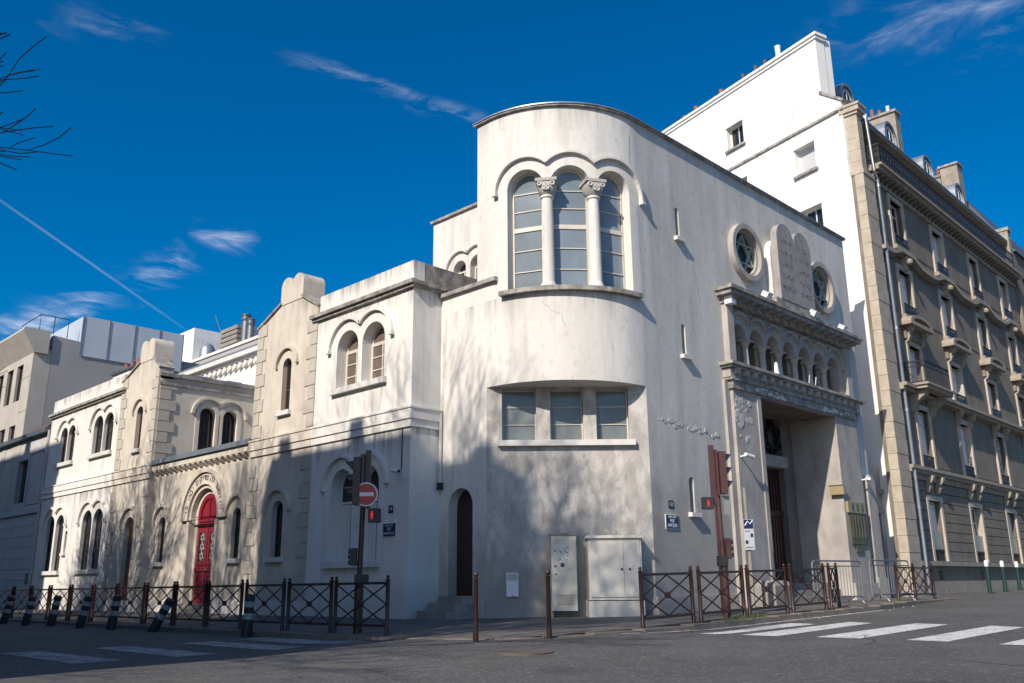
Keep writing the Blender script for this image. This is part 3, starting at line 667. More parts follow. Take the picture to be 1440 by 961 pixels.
# chamfer with three square windows
LCH = RC * math.sqrt(2)
panel('wall', 'stuccoC', syn, FC, rect(0, LCH, -.2, 5.31), [rect(.35, 1.15, 4.05, 5.27), rect(1.47, 2.24, 4.05, 5.27), rect(2.54, 3.30, 4.05, 5.27)], depth=.30, skirt=0)
for a, b in ((.35, 1.15), (1.47, 2.24), (2.54, 3.30)):
    wo = window(syn, FC, (a + b) / 2, (b - a) / 2, 4.05, 5.27, -.2, 'cream', 'wire', .03, bars=[(4.45, .018), (4.86, .018)], arched=False)
    obj('inner_frame', MB(FC).ring(rect(a + .10, b - .03, 4.08, 4.9), rect(a + .14, b - .05, 4.11, 4.86), -.225, -.21), 'steel', wo)
obj('sill', MB(FC).box(.26, 3.42, -.02, .13, 3.92, 4.05), 'trim', syn)
mb = MB()
arc = [FY(LC * i / 24, 0, 5.31) for i in range(25)]; top = [mb.pt(*p) for p in arc]; mb.f.append(top)
obj('soffit', mb, 'stucco', syn)
obj('plinth', MB(FC).box(.0, 3.74, 0, .05, -.2, .52), 'stuccoC', syn)
# rounded wall with the triple window
us = [(1.125, .47), (2.24, .50), (3.375, .48)]; zs3 = 10.12; zb3 = 7.53
op = [(us[0][0] - us[0][1], zb3), (us[2][0] + us[2][1], zb3)]
for c, h in us[::-1]: op += arcpath(c, zs3, h, 0, 180, 14)
panel('wall', 'stucco', syn, FY, [(U0, 7.9), (0, 7.9), (0, 5.31), (LC, 5.31), (LC, ZR), (U0, ZR)], [op], depth=.34, skirt=0, grid=.17)
for k, (c, h) in enumerate(us):
    hh = h + .0
    wo = window(syn, FY, c, hh, zb3 + .0, zs3, -.24, 'cream', 'bluepane', .06, bars=[(9.13, .11), (8.05, .022), (8.58, .022), (9.6, .022), (10.06, .022)], name='window', n=14)
mu = MB(FY)
for u in (1.668, 2.82): mu.box(u - .10, u + .10, -.40, -.20, zb3, zs3)
obj('mullion', mu, 'stucco', syn)
for u in (1.668, 2.82):
    p = Vector(FY(u, -.06, 0))
    co = obj('column', MB().lathe((p.x, p.y, zb3), [(.19, 0), (.19, .06), (.16, .10), (.15, .16), (.145, 1.6), (.135, 2.22), (.165, 2.25), (.165, 2.29), (.13, 2.31)], 20), 'stucco', syn, smooth=True)
    ft = fmat(FY, u, -.06, 9.83); n_ = 16
    cm = MB()
    prof = [(.14, 0), (.19, .05), (.225, .18), (.235, .27), (.22, .32)]
    rings = []
    for r, z in prof:
        t = z / .32; rg = []
        for i in range(n_):
            a = 2 * PI * i / n_; cx, sx_ = math.cos(a), math.sin(a); sq = 1 / max(abs(cx), abs(sx_)); e = r * (1 + (sq - 1) * t * .85); rg.append(cm.pt(e * cx, e * sx_, z))
        rings.append(rg)
    for a_, b_ in zip(rings, rings[1:]):
        for i in range(n_): cm.f.append([a_[i], a_[(i + 1) % n_], b_[(i + 1) % n_], b_[i]])
    cm.f.append(rings[-1]); cm.box(-.26, .26, -.24, .24, .325, .40)
    ca = inst('capital', cm.mesh('capital', True), ft, syn); ca.data.materials.append(M['stucco'])
    cc = MB()
    for a0, rr in ((45, .10), (135, .10)):
        dx, dz = math.cos(math.radians(a0)) * rr, math.sin(math.radians(a0)) * rr; cc.sweep([(-dx, .17 - dz), (dx, .17 + dz)], .03, .18, .245)
    cc.sweep(circ(0, .17, .075, 12), .022, .18, .24, closed=True)
    for s_ in (-1, 1): cc.sweep(circ(s_ * .16, .25, .045, 10), .02, .19, .25, closed=True)
    cv = inst('capital_carving', cc.mesh('capital_carving'), ft, syn); cv.data.materials.append(M['trim'])
path = [(us[2][0] + .90, zs3 + .02)]
def an(c, r, x): return math.degrees(math.acos(max(-1, min(1, (x - c) / r))))
m1, m2 = 1.66, 2.83; r1, r2, r3 = .79, .80, .90
path = arcpath(3.375, 10.02, r3, 0, an(3.375, r3, m2), 14) + arcpath(2.24, 10.16, r2, an(2.24, r2, m2), an(2.24, r2, m1), 14) + arcpath(1.125, 10.12, r1, an(1.125, r1, m1), 180, 14)
hm = MB(FY).sweep([(4.28, 9.96)] + path + [(.335, 10.06)], .075, -.005, .10)
for u in (4.28, .335): hm.box(u - .06, u + .06, 0, .13, 9.92 if u > 2 else 10.02, 10.0 if u > 2 else 10.1)
obj('hood_mould', hm, 'trim', syn)
obj('sill', MB(FY).box(.48, 4.02, -.36, .15, 7.42, 7.53, 30), 'ledge', syn)
# side street wall
hs = [arch(18.38, .085, 9.50, 10.26, 8), arch(18.36, .085, 6.35, 7.08, 8), arch(18.31, .10, 2.47, 3.22, 8), circ(21.68, 9.94, .66), circ(26.22, 9.94, .66), rect(20.5, 27.15, 6.47, 7.86), rect(21.40, 26.30, .2, 5.88)]
panel('wall', 'stuccoR', syn, FR, [(CX, -.2), (28.45, -.2), (28.45, ZR), (CX, ZR)], hs, depth=.32, skirt=0)
for c, h, zb, zs in ((18.38, .085, 9.50, 10.26), (18.36, .085, 6.35, 7.08), (18.31, .10, 2.47, 3.22)):
    window(syn, FR, c, h, zb, zs, -.16, 'darkwood', 'glass', .02, n=8)
    obj('sill', MB(FR).box(c - h - .10, c + h + .10, -.05, .11, zb - .10, zb), 'trim', syn)
for c in (21.68, 26.22):
    wo = obj('rose_window', MB(FR).ring(circ(c, 9.94, .85), circ(c, 9.94, .70), -.02, .17).ring(circ(c, 9.94, .705), circ(c, 9.94, .62), -.2, .05), 'portal', syn, smooth=True)
    g = MB(FR); g.face([(u, -.10, z) for u, z in circ(c, 9.94, .64)]); obj('pane', g, 'deadglass', wo)
    sg = MB(FR)
    for a0 in (90, 270): sg.sweep([(c + .585 * math.cos(math.radians(a0 + 120 * i)), 9.94 + .585 * math.sin(math.radians(a0 + 120 * i))) for i in range(3)], .06, -.10 - (a0 == 90) * .01, -.02 + (a0 == 90) * .008, closed=True)
    obj('star_tracery', sg, 'tracery', wo)
# roof edge
cp = MB(FY); ul = LC + 28.52 - CX
n1 = 40; cp.box(U0 - .08, LC + .0, -.30, .075, ZR, ZR + .045, 30); cp.box(LC, ul, -.30, .075, ZR, ZR + .045)
obj('coping', cp, 'ledge', syn)
cp = MB(FY); cp.box(U0 - .09, LC, -.32, .10, ZR + .045, ZR + .075, 30); cp.box(LC, ul + .02, -.32, .10, ZR + .045, ZR + .075); obj('coping_flashing', cp, 'zinc', syn)
mb = MB(); top = [mb.pt(*FY(LC * i / 24, -.05, ZR - .02)) for i in range(25)] + [mb.pt(28.4, YR + .05, ZR - .02), mb.pt(28.4, 20.2, ZR - .02), mb.pt(21.0, 20.2, ZR - .02), mb.pt(17.1, 18.4, ZR - .02), mb.pt(17.1, CY - U0 - .05, ZR - .02), mb.pt(XT + .05, CY - U0 - .05, ZR - .02)]
mb.f.append(top); obj('roof', mb, 'zinc', syn)
bk = MB().box(28.15, 28.448, YR + .02, 20.2, -.2, ZR - .03).box(XT + .02, 17.3, CY - U0 - .3, CY - U0 - .0, 7.5, ZR - .01).box(21.0, 28.2, 19.9, 20.2, 0, ZR - .05)
obj('side_wall', bk, 'stuccoR', syn)
FN = lambda u, w, z: (17.0 - w, u, z)
panel('wall', 'stucco', syn, FN, rect(15.0, 20.34, 7.8, 11.95), [arch(19.08, .28, 8.9, 10.1), arch(18.33, .28, 8.9, 10.1)], skirt=.2)
for c in (19.08, 18.33): window(syn, FN, c, .28, 8.9, 10.1, -.2, 'cream', 'glass', .05, bars=[(10.08, .05)], mid=True)
mid = 18.705; r = .58; a = math.degrees(math.acos((19.08 - mid) / r))
obj('hood_mould', MB(FN).sweep(arcpath(18.33, 10.12, r, 180, a, 12) + arcpath(19.08, 10.12, r, 180 - a, 0, 12), .08, 0, .09), 'trim', syn)
obj('coping', MB(FN).box(15.1, 20.42, -.3, .08, 11.95, 12.03), 'ledge', syn)
obj('side_wall', MB().box(17.02, 22, 20.0, 20.33, 7.5, 11.94), 'stucco', syn)
def hairline(f, u, z, n, du, dz, name='crack', par=None, wd=.012, m='crackfill'):
    p_ = []
    for k in range(n): p_.append((u, z)); u += du + rnd.gauss(0, .035); z += dz + rnd.gauss(0, .02)
    obj(name, MB(f).sweep(p_, wd, -.005, .003), m, par)
hairline(FY, 3.95, 11.75, 9, .0, -.13, par=syn); hairline(FR, 19.0, 8.8, 8, .03, -.14, par=syn, wd=.008); hairline(FY, 1.5, 7.2, 10, .06, -.07, par=syn, wd=.006)
obj('plinth', MB(FR).box(CX - .02, 20.0, 0, .06, -.2, .57).box(27.86, 28.45, 0, .06, -.1, .72), 'stuccoR', syn)
# scars and patches of repaired render
mb = MB(FR)
for k in range(26):
    u = 17.15 + k * .10 + rnd.uniform(-.04, .04); z = 4.62 - (u - 17.15) * .085 + rnd.uniform(-.07, .07) + .10 * math.exp(-((u - 19.1) / .35) ** 2); r = rnd.uniform(.03, .10)
    pts = [(u + r * rnd.uniform(.6, 1.4) * math.cos(2 * PI * i / 7), z + r * rnd.uniform(.4, 1.0) * math.sin(2 * PI * i / 7)) for i in range(7)]; mb.prism(pts, -.01, rnd.uniform(.004, .016))
obj('render_scar', mb, 'scar', syn)['kind'] = 'stuff'
# portal
pf = .17
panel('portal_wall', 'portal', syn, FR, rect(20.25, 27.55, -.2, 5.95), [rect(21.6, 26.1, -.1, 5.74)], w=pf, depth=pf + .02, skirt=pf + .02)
obj('pilaster_strip', MB(FR).box(20.02, 20.25, 0, .08, .1, 6.0).box(27.55, 27.8, 0, .08, .1, 6.0), 'portal', syn)
obj('door_architrave', MB(FR).box(21.42, 21.6, pf, pf + .03, .55, 5.74).box(21.42, 26.1, pf, pf + .028, 5.72, 5.74), 'portal', syn)
obj('plinth', MB(FR).box(20.18, 21.6, pf, pf + .09, -.2, .62).box(26.1, 27.66, pf, pf + .09, -.2, .80), 'portal', syn)
lm = MB(FR).box(20.18, 27.62, 0, pf + .06, 5.76, 5.98); lm.box(20.1, 27.7, 0, pf + .10, 5.98, 6.04); obj('lintel_band', lm, 'ledge', syn)
mb = MB(FR)
for u0, u1 in ((21.2, 22.9), (25.2, 27.5)):
    for k in range(16):
        u = rnd.uniform(u0, u1); z = rnd.uniform(5.80, 5.95); r = rnd.uniform(.03, .10)
        mb.prism([(u + r * rnd.uniform(.6, 1.5) * math.cos(2 * PI * i / 6), z + r * rnd.uniform(.3, .8) * math.sin(2 * PI * i / 6)) for i in range(6)], pf + .05, pf + rnd.uniform(.064, .074))
obj('render_patch', mb, 'patch', syn)['kind'] = 'stuff'
mb = MB(FR)
for k in range(40):
    u = 20.33 + abs(rnd.gauss(0, .28)); z = 5.55 - abs(rnd.gauss(0, .55)); 
    if u > 21.2 or z < 4.3: continue
    r = rnd.uniform(.03, .11); mb.prism([(u + r * rnd.uniform(.6, 1.4) * math.cos(2 * PI * i / 7), z + r * rnd.uniform(.6, 1.4) * math.sin(2 * PI * i / 7)) for i in range(7)], pf - .01, pf + rnd.uniform(.004, .014))
obj('render_scar', mb, 'scar', syn)['kind'] = 'stuff'
# porch recess
pb = -1.34
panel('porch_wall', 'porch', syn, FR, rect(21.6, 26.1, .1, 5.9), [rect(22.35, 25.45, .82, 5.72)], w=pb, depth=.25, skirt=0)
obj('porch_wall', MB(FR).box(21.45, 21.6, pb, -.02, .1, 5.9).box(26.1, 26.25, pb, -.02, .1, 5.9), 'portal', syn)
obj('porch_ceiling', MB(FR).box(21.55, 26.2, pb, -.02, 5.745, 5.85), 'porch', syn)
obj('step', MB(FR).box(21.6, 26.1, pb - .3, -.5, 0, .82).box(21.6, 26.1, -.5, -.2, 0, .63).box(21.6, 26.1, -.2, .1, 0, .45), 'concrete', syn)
obj('door_lintel', MB(FR).box(22.3, 25.5, pb - .2, pb + .12, 4.22, 4.56), 'portal', syn)
for s_, c in ((-1, 23.13), (1, 24.68)):
    d = obj('door', MB(FR).box(c - .76, c + .76, pb - .25, pb - .19, .82, 4.22), 'oxwood', syn)
    dm = MB(FR)
    for k in range(9): dm.box(c - .72 + k * .17, c - .66 + k * .17, pb - .19, pb - .15, 2.95, 4.15); dm.box(c - .72 + k * .17, c - .66 + k * .17, pb - .19, pb - .165, .95, 2.75)
    dm.box(c - .76, c + .76, pb - .19, pb - .13, 2.78, 2.92)
    obj('door_batten', dm, 'oxwood', d)
obj('door_pull', MB(FR).box(24.0, 24.06, pb - .13, pb - .08, 3.3, 3.75), 'steel', syn)
g = MB(FR).box(22.35, 25.45, pb - .24, pb - .22, 4.56, 5.72); obj('fanlight', g, 'wire', syn)
for c in (22.95, 24.98):
    sg = MB(FR)
    for a0 in (90, 270): sg.sweep([(c + .62 * math.cos(math.radians(a0 + 120 * i)), 5.14 + .62 * math.sin(math.radians(a0 + 120 * i))) for i in range(3)], .15, pb - .12 - (a0 == 90) * .01, pb - .02, closed=True)
    obj('star_grille', sg, 'iron', syn)
# cornice between portal and arcade
l2 = MB(FR).box(19.93, 27.92, 0, .41, 6.36, 6.44); l2.box(20.0, 27.85, 0, .33, 6.30, 6.36); obj('ledge', l2, 'ledge', syn)
obj('frieze', MB(FR).box(20.15, 27.65, 0, pf + .03, 6.04, 6.30), 'portal', syn)
dmesh = MB().box(-.10, .10, 0, .12, 0, .15).box(-.07, .07, .12, .15, .03, .15).mesh('dentil'); dmesh.materials.append(M['portal'])
for k in range(17): inst('dentil', dmesh, fmat(FR, 20.35 + k * .447, pf + .03, 6.145), syn)
obj('cap_block', MB(FR).box(20.08, 20.3, 0, .24, 6.05, 6.28), 'portal', syn)
# arcade
acs = [21.02 + .935 * k for k in range(7)]; ah_ = .37; zsa = 7.33
ao = [(acs[0] - ah_, 6.44), (acs[-1] + ah_, 6.44)]
for c in acs[::-1]: ao += arcpath(c, zsa, ah_, 0, 180, 10)
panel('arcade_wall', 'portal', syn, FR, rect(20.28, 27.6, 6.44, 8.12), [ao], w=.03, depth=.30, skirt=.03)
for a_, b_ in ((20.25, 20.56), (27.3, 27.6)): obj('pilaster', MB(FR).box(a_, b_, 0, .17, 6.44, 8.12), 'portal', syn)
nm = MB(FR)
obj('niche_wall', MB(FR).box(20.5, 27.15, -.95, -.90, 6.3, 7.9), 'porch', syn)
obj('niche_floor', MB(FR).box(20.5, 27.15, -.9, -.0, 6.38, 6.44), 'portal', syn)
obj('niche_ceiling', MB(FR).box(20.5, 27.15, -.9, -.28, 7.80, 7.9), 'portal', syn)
for u_ in (20.5, 27.12): obj('niche_end', MB(FR).box(u_, u_ + .03, -.9, -.1, 6.44, 7.8), 'portal', syn)
hp = []
for k, c in enumerate(acs[::-1]): 
    a = math.degrees(math.acos(.4675 / .60)); hp += arcpath(c, zsa + .06, .60, 0 if k == 0 else a, 180 if k == 6 else 180 - a, 10)
obj('hood_mould', MB(FR).sweep(hp, .08, .03, .13), 'portal', syn)
colm = MB().lathe((0, 0, 0), [(.13, 0), (.13, .05), (.10, .09), (.09, .62), (.085, .66), (.11, .68), (.11, .70)], 12).mesh('column', True)
capm = MB().lathe((0, 0, 0), [(.085, 0), (.10, .02), (.10, .05), (.12, .08), (.16, .16)], 12).box(-.19, .19, -.17, .17, .16, .21).mesh('capital', True)
colm.materials.append(M['portal']); capm.materials.append(M['portal'])
for k in range(6):
    u = (acs[k] + acs[k + 1]) / 2
    inst('column', colm, fmat(FR, u, -.10, 6.44), syn); inst('capital', capm, fmat(FR, u, -.10, 7.13), syn)
pier = MB(FR)
for k in range(6):
    u = (acs[k] + acs[k + 1]) / 2; pier.box(u - .07, u + .07, -.30, -.20, 6.44, 7.36)
obj('pier', pier, 'portal', syn)
l1 = MB(FR).box(19.95, 27.97, 0, .53, 8.42, 8.52); l1.box(20.02, 27.9, 0, .47, 8.30, 8.42); l1.box(20.2, 27.7, 0, .20, 8.12, 8.30); obj('ledge', l1, 'ledge', syn)
mm = MB().prismu([(0, .17), (0, .03), (.03, 0), (.08, .02), (.11, .08), (.17, .06), (.24, .10), (.26, .17)], -.10, .10).mesh('modillion'); mm.materials.append(M['ledge'])
for k in range(16): inst('modillion', mm, fmat(FR, 20.36 + k * .478, .195, 8.13), syn)
# tablets of the law on their block
tb = MB(FR).box(22.55, 25.35, 0, .43, 8.52, 8.72); tb.box(22.7, 25.2, 0, .38, 8.72, 8.80); obj('tablet_base', tb, 'ledge', syn)
bt = MB(FR).prism([(22.86, 8.8), (25.04, 8.8), (25.04, 10.2)] + arcpath(24.45, 10.2, .59, 0, 120, 10) + arcpath(23.45, 10.2, .59, 60, 180, 10), 0, .20); obj('tablet_backing', bt, 'trim', syn)
lines = [['אנכי ה', 'לא יהיה', 'לא תשא', 'זכור את', 'כבד את'], ['לא תרצח', 'לא תנאף', 'לא תגנב', 'לא תענה', 'לא תחמד']]
for k, c in enumerate((23.475, 24.515)):
    tbl = obj('tablet', MB(FR).prism(arch(c, .52, 8.8, 10.72, 14), .20, .40), 'tablet', syn, smooth=True)
    rows = lines[1 - k]
    for j, ln in enumerate(rows): text(ln[::-1], .215, FR, c, 10.66 - j * .37, .401, 'carved', tbl, .003, sx=.9)
    text(('א', 'ו')[1 - k], .16, FR, c, 11.02, .401, 'carved', tbl, .003)
# end pier with rounded head
obj('buttress', MB(FR).prism([(27.9, 0), (28.5, 0), (28.5, 3.7)] + [(28.2 + .3 * math.cos(PI * i / 10), 3.7 + .42 * math.sin(PI * i / 10)) for i in range(1, 10)] + [(27.9, 3.7)], 0, .16).box(27.86, 28.56, 0, .22, 0, .95), 'portal', syn)

# things fixed to the corner building
def flood(loc, rz, label):
    t = thing('floodlight', label, 'floodlight', loc, rz, 'floodlights on the portal ledges', world=False)
    obj('bracket', MB().box(-.05, .05, -.05, .05, 0, .07), 'steel', t)
    f_ = lambda u, w, z: (u, w * .82 - z * .57, .17 + z * .82 + w * .57)
    obj('lamp_body', MB(f_).box(-.11, .11, -.10, .10, -.08, .08).box(-.13, .13, -.12, -.10, -.10, .10), 'plate', t); return t
flood((22.05, YR - .40, 8.52), 0, 'small white floodlight on the upper ledge below the left round star window')
flood((24.72, YR - .48, 8.52), 0, 'small white floodlight on the upper ledge in front of the stone tablets')
flood((26.9, YR - .35, 8.52), 0, 'small white floodlight on the upper ledge near its right end')
t = thing('wall_lamp', 'small white box lamp under the left end of the upper ledge', 'lamp', (20.3, YR - .25, 8.16), world=False)
obj('lamp_body', MB().box(-.12, .12, -.12, .10, -.10, .10), 'plate', t); obj('lamp_cap', MB().box(-.13, .13, -.13, .11, .10, .13), 'ledge', t)
t = thing('flood_cone', 'small white cone shaped uplight standing on the lower ledge', 'lamp', (22.35, YR - .34, 6.44), world=False)
obj('cone', MB().lathe((0, 0, 0), [(.09, 0), (.07, .06), (.05, .28), (.03, .34)], 10), 'plate', t)
for u, sd in ((24.15, 'left'), (24.55, 'right')):
    o = obj('bird_spike', MB().tube([(u, YR - .38, 6.43), (u + .05, YR - .40, 6.70)], .012, 5), 'plate'); tag(o, sd + ' one of two thin white rods on the front edge of the lower ledge', 'rod', 'white rods on the lower ledge')
def seccam(loc, rz, label):
    t = thing('security_camera', label, 'camera', loc, rz, 'security cameras on the walls', world=False)
    obj('arm', MB().tube([(0, 0, 0), (0, -.16, .02)], .025), 'plate', t); obj('camera_body', MB().tube([(-.10, -.20, .03), (.22, -.24, -.02)], [.05, .055], 10), 'plate', t, smooth=True); obj('lens', MB().tube([(.22, -.24, -.02), (.235, -.242, -.023)], .042, 10), 'black', t)
    return t
seccam((20.38, YR - pf, 3.98), 0, 'white security camera on the left pier of the portal')
seccam((27.5, YR - pf, 3.9), .6, 'white security camera at the right edge of the portal wall')
t = seccam((XL, 16.75, 3.45), PI / 2 + PI, 'white security camera under a cable at the corner of the arched house front')
cb = obj('cable', MB().tube([(XL - .02, 16.7, 4.62), (XL - .02, 16.72, 3.5)], .014, 5), 'black'); tag(cb, 'thin black cable running down to the camera on the house corner', 'cable')
t = thing('wall_lamp', 'square brass wall lamp on the sunlit right pier of the portal', 'lamp', (25.2, YR + .25, 3.5), world=False)
t.location = (26.1, YR - .05, 3.5); t['label'] = 'square brass wall lamp on the inner face of the portal right pier'
obj('lamp_body', MB().box(-.16, 0, -.22, .22, -.14, .14), 'brass', t); obj('lamp_edge', MB().box(-.17, -.16, -.23, .23, .12, .15), 'bronze', t)
t = thing('memorial_plaque', 'olive bronze memorial plaque with carved columns on the right pier of the portal', 'plaque', (26.8, YR - pf, 2.5))
obj('plate', MB(FR).box(26.3, 27.42, pf, pf + .05, 1.92, 2.82), 'bronze', t)
obj('header', MB(FR).box(26.2, 27.4, pf, pf + .07, 2.84, 3.18), 'brass', t)
rm = MB(FR)
for k in range(5): rm.box(26.4 + k * .2, 26.46 + k * .2, pf + .05, pf + .07, 2.1, 2.78)
obj('relief', rm, 'bronze', t); obj('name_tablet', MB(FR).box(26.55, 27.0, pf, pf + .04, 1.68, 1.90), 'bronze', t)
hd = MB(FR)
for k in range(3): hd.box(26.42 + k * .32, 26.55 + k * .32, pf + .07, pf + .085, 2.92, 3.12)
obj('emblem', hd, 'bronze', t)
# street name plates and numbers
def nameplate(f, uc, zc, lines, label, wd=.5, ht=.33):
    t = thing('street_name_plate', label, 'street sign', f(uc, 0, zc))
    obj('frame', MB(f).box(uc - wd / 2, uc + wd / 2, 0, .018, zc - ht / 2, zc + ht / 2), 'plate', t)
    obj('plate', MB(f).box(uc - wd / 2 + .018, uc + wd / 2 - .018, .018, .026, zc - ht / 2 + .018, zc + ht / 2 - .018), 'blue', t)
    for (b, s, dz, sx) in lines: text(b, s, f, uc, zc + dz, .027, 'plate', t, .002, sx=sx)
nameplate(FR, 17.40, 2.22, [('NEUILLY-S-SEINE', .052, .105, .82), ('RUE', .11, .02, .85), ('ANCELLE', .115, -.085, .8)], 'blue and white RUE ANCELLE street name plate on the grey side wall')
nameplate(FLr, -17.12, 2.12, [('NEUILLY-S-SEINE', .05, .10, .8), ('RUE', .10, .02, .85), ('JACQUES DULUD', .075, -.08, .72)], 'blue and white RUE JACQUES DULUD street name plate on the shaded white house front')
def number(f, uc, zc, body, label):
    t = thing('house_number', label, 'house number', f(uc, 0, zc)); obj('plate', MB(f).box(uc - .09, uc + .09, 0, .012, zc - .09, zc + .09), 'bluedark', t); text(body, .13, f, uc, zc, .013, 'plate', t, .002)
number(FR, 17.41, 2.62, '12', 'dark blue number 12 plate above the RUE ANCELLE sign')
number(FLr, -17.10, 2.60, '14', 'dark blue number 14 plate above the RUE JACQUES DULUD sign')
number(FLr, -33.71, 2.70, '16', 'small dark number plate between the paired windows and the brown door')
# cabinets at the chamfer
t = thing('utility_cabinet', 'tall narrow grey utility cabinet against the chamfered corner', 'cabinet', FC(1.7, .2, .2))
obj('body', MB(FC).box(1.42, 1.97, .05, .36, .30, 1.90), 'cabinetgrey', t); obj('top', MB(FC).box(1.40, 1.99, .05, .39, 1.90, 1.95), 'concrete', t)
obj('foot', MB(FC).box(1.46, 1.93, .06, .33, .14, .30), 'black', t); obj('poster_scrap', MB(FC).box(1.55, 1.80, .36, .362, 1.35, 1.70), 'paint', t)
vg = MB(FC)
for k in range(6): vg.box(1.52, 1.88, .36, .366, .42 + k * .04, .435 + k * .04)
obj('vent', vg, 'concrete', t)
obj('sticker', MB(FC).box(1.62, 1.70, .36, .363, 1.22, 1.30), 'blue', t)
lk = MB(FC).box(1.50, 1.53, .36, .375, 1.05, 1.08).box(1.49, 1.52, .36, .37, 1.55, 1.58).box(1.48, 1.53, .36, .37, 1.22, 1.25); obj('lock', lk, 'black', t)
t = thing('utility_cabinet', 'wide white two door utility cabinet on a masonry base by the corner', 'cabinet', FC(2.8, .2, .2))
obj('base', MB(FC).box(2.20, 3.40, .05, .52, .05, .50), 'cabinet', t); obj('body', MB(FC).box(2.22, 3.38, .05, .46, .52, 1.82), 'cabinet', t); obj('top', MB(FC).box(2.18, 3.43, .05, .53, 1.82, 1.88), 'cabinet', t)
for a, b in ((2.27, 2.98), (3.01, 3.34)):
    dd = obj('door', MB(FC).box(a, b, .46, .485, .58, 1.77), 'cabinet', t); obj('lock', MB(FC).box((b if a < 2.5 else a) - .06 + (.14 if a > 2.5 else 0), (b if a < 2.5 else a) - .02 + (.14 if a > 2.5 else 0), .485, .50, 1.14, 1.18), 'black', dd)
t = thing('meter_box', 'small flat grey meter box low on the chamfered corner wall', 'meter box', FC(.56, 0, .85))
obj('body', MB(FC).box(.43, .70, 0, .06, .60, 1.11), 'plate', t); obj('lid', MB(FC).box(.45, .68, .06, .07, .95, 1.09), 'cabinetgrey', t); obj('lock', MB(FC).box(.55, .58, .06, .07, .61, .63), 'black', t)

# ------------------------------------------------------------------ stone apartment house on the right
apt = thing('apartment_building', 'tall stone apartment house with ironwork balconies and a bare white gable wall', 'building', FA(9, -4, .5))
AU1 = 19.4
bays = [3.25, 7.75, 12.4, 16.95]
rows = [(1.5, 3.62), (4.76, 6.95), (7.66, 9.38), (10.5, 12.4), (13.3, 15.3)]
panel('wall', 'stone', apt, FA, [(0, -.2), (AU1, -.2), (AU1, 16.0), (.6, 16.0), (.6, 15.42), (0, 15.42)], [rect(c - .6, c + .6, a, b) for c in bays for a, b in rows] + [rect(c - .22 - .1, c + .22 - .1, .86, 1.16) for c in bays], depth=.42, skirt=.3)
def scroll(mb, L, h, n, r=.012):
    mb.box(0, L, -.02, .02, h - .045, h).box(0, L, -.012, .012, 0, .025)
    mb.box(0, L, -.008, .008, h * .78, h * .78 + .014)
    st = L / n
    for k in range(n):
        x = (k + .5) * st
        mb.sweep(circ(x, h * .42, st * .34, 10), .055, -.008, .008, closed=True)
        mb.sweep(circ(x, h * .42, st * .14, 6), .045, -.008, .008, closed=True)
        mb.box(k * st - .008, k * st + .008, -.01, .01, 0, h)
        mb.sweep([(x - st * .5, h * .05), (x, h * .22), (x + st * .5, h * .05)], .045, -.006, .006); mb.sweep([(x - st * .5, h * .78), (x, h * .62), (x + st * .5, h * .78)], .045, -.006, .006)
        mb.sweep(circ(x, h * .89, st * .16, 6), .014, -.006, .006, closed=True)
    mb.box(L - .008, L + .008, -.01, .01, 0, h); return mb
gm_ = scroll(MB(), 1.2, .48, 5).mesh('guard_rail'); gm_.materials.append(M['iron'])
bal = scroll(MB(), 1.42, .78, 5).mesh('balcony_railing'); bal.materials.append(M['iron'])
for ri, (a, b) in enumerate(rows):
    for ci, c in enumerate(bays):
        ajar = (ri * 3 + ci * 2) % 5
        wo = window(apt, FA, c, .6, a, b, -.17, 'whiteframe', 'skypane' if ajar != 2 else 'glass', .07, bars=[(b - .5, .05), ((a + b) / 2 - .2, .03)] if ri else [(b - .6, .05)], mid=True, arched=False)
        if ajar != 2: obj('curtain', MB(FA).box(c + (.04 if ajar in (1, 4) else -.5), c + .52, -.196, -.191, a + .08, b - .10), 'net', wo)
        obj('window_surround', MB(FA).ring([(c - .78, a), (c + .78, a), (c + .78, b + .18), (c - .78, b + .18)], [(c - .6, a + .001), (c + .6, a + .001), (c + .6, b), (c - .6, b)], -.16, .07), 'surround', apt)
        if ri == 0:
            obj('guard_panel', MB(FA).box(c - .58, c + .58, -.06, -.03, 1.92, 2.52), 'wire', apt)
            g = MB(FA).box(c - .58, c + .58, -.07, -.02, 1.86, 1.90).box(c - .58, c + .58, -.07, -.02, 1.5, 1.54)
            for k in range(12): g.box(c - .57 + k * .1, c - .54 + k * .1, -.055, -.035, 1.54, 1.88)
            obj('guard_rail', g, 'iron', apt)
            obj('vent_grille', MB(FA).box(c - .32, c + .12, -.3, -.25, .86, 1.16), 'black', apt)
        elif not (ri == 2 and ci == 0):
            inst('guard_rail', gm_, fmat(FA, c - .6, .10 if ri > 1 else .02, a + .02), apt)
            if ri > 1: obj('sill', MB(FA).box(c - .85, c + .85, 0, .20, a - .16, a), 'stonelit', apt)
    # raised panels between bays
    if ri >= 1:
        for u0, u1 in ((1.15, 2.3), (4.2, 6.75), (8.75, 11.4), (13.4, 15.95), (17.95, 19.2)):
            obj('wall_panel', MB(FA).box(u0, u1, -.05, .025, a + .12, b - .02), 'stone', apt)
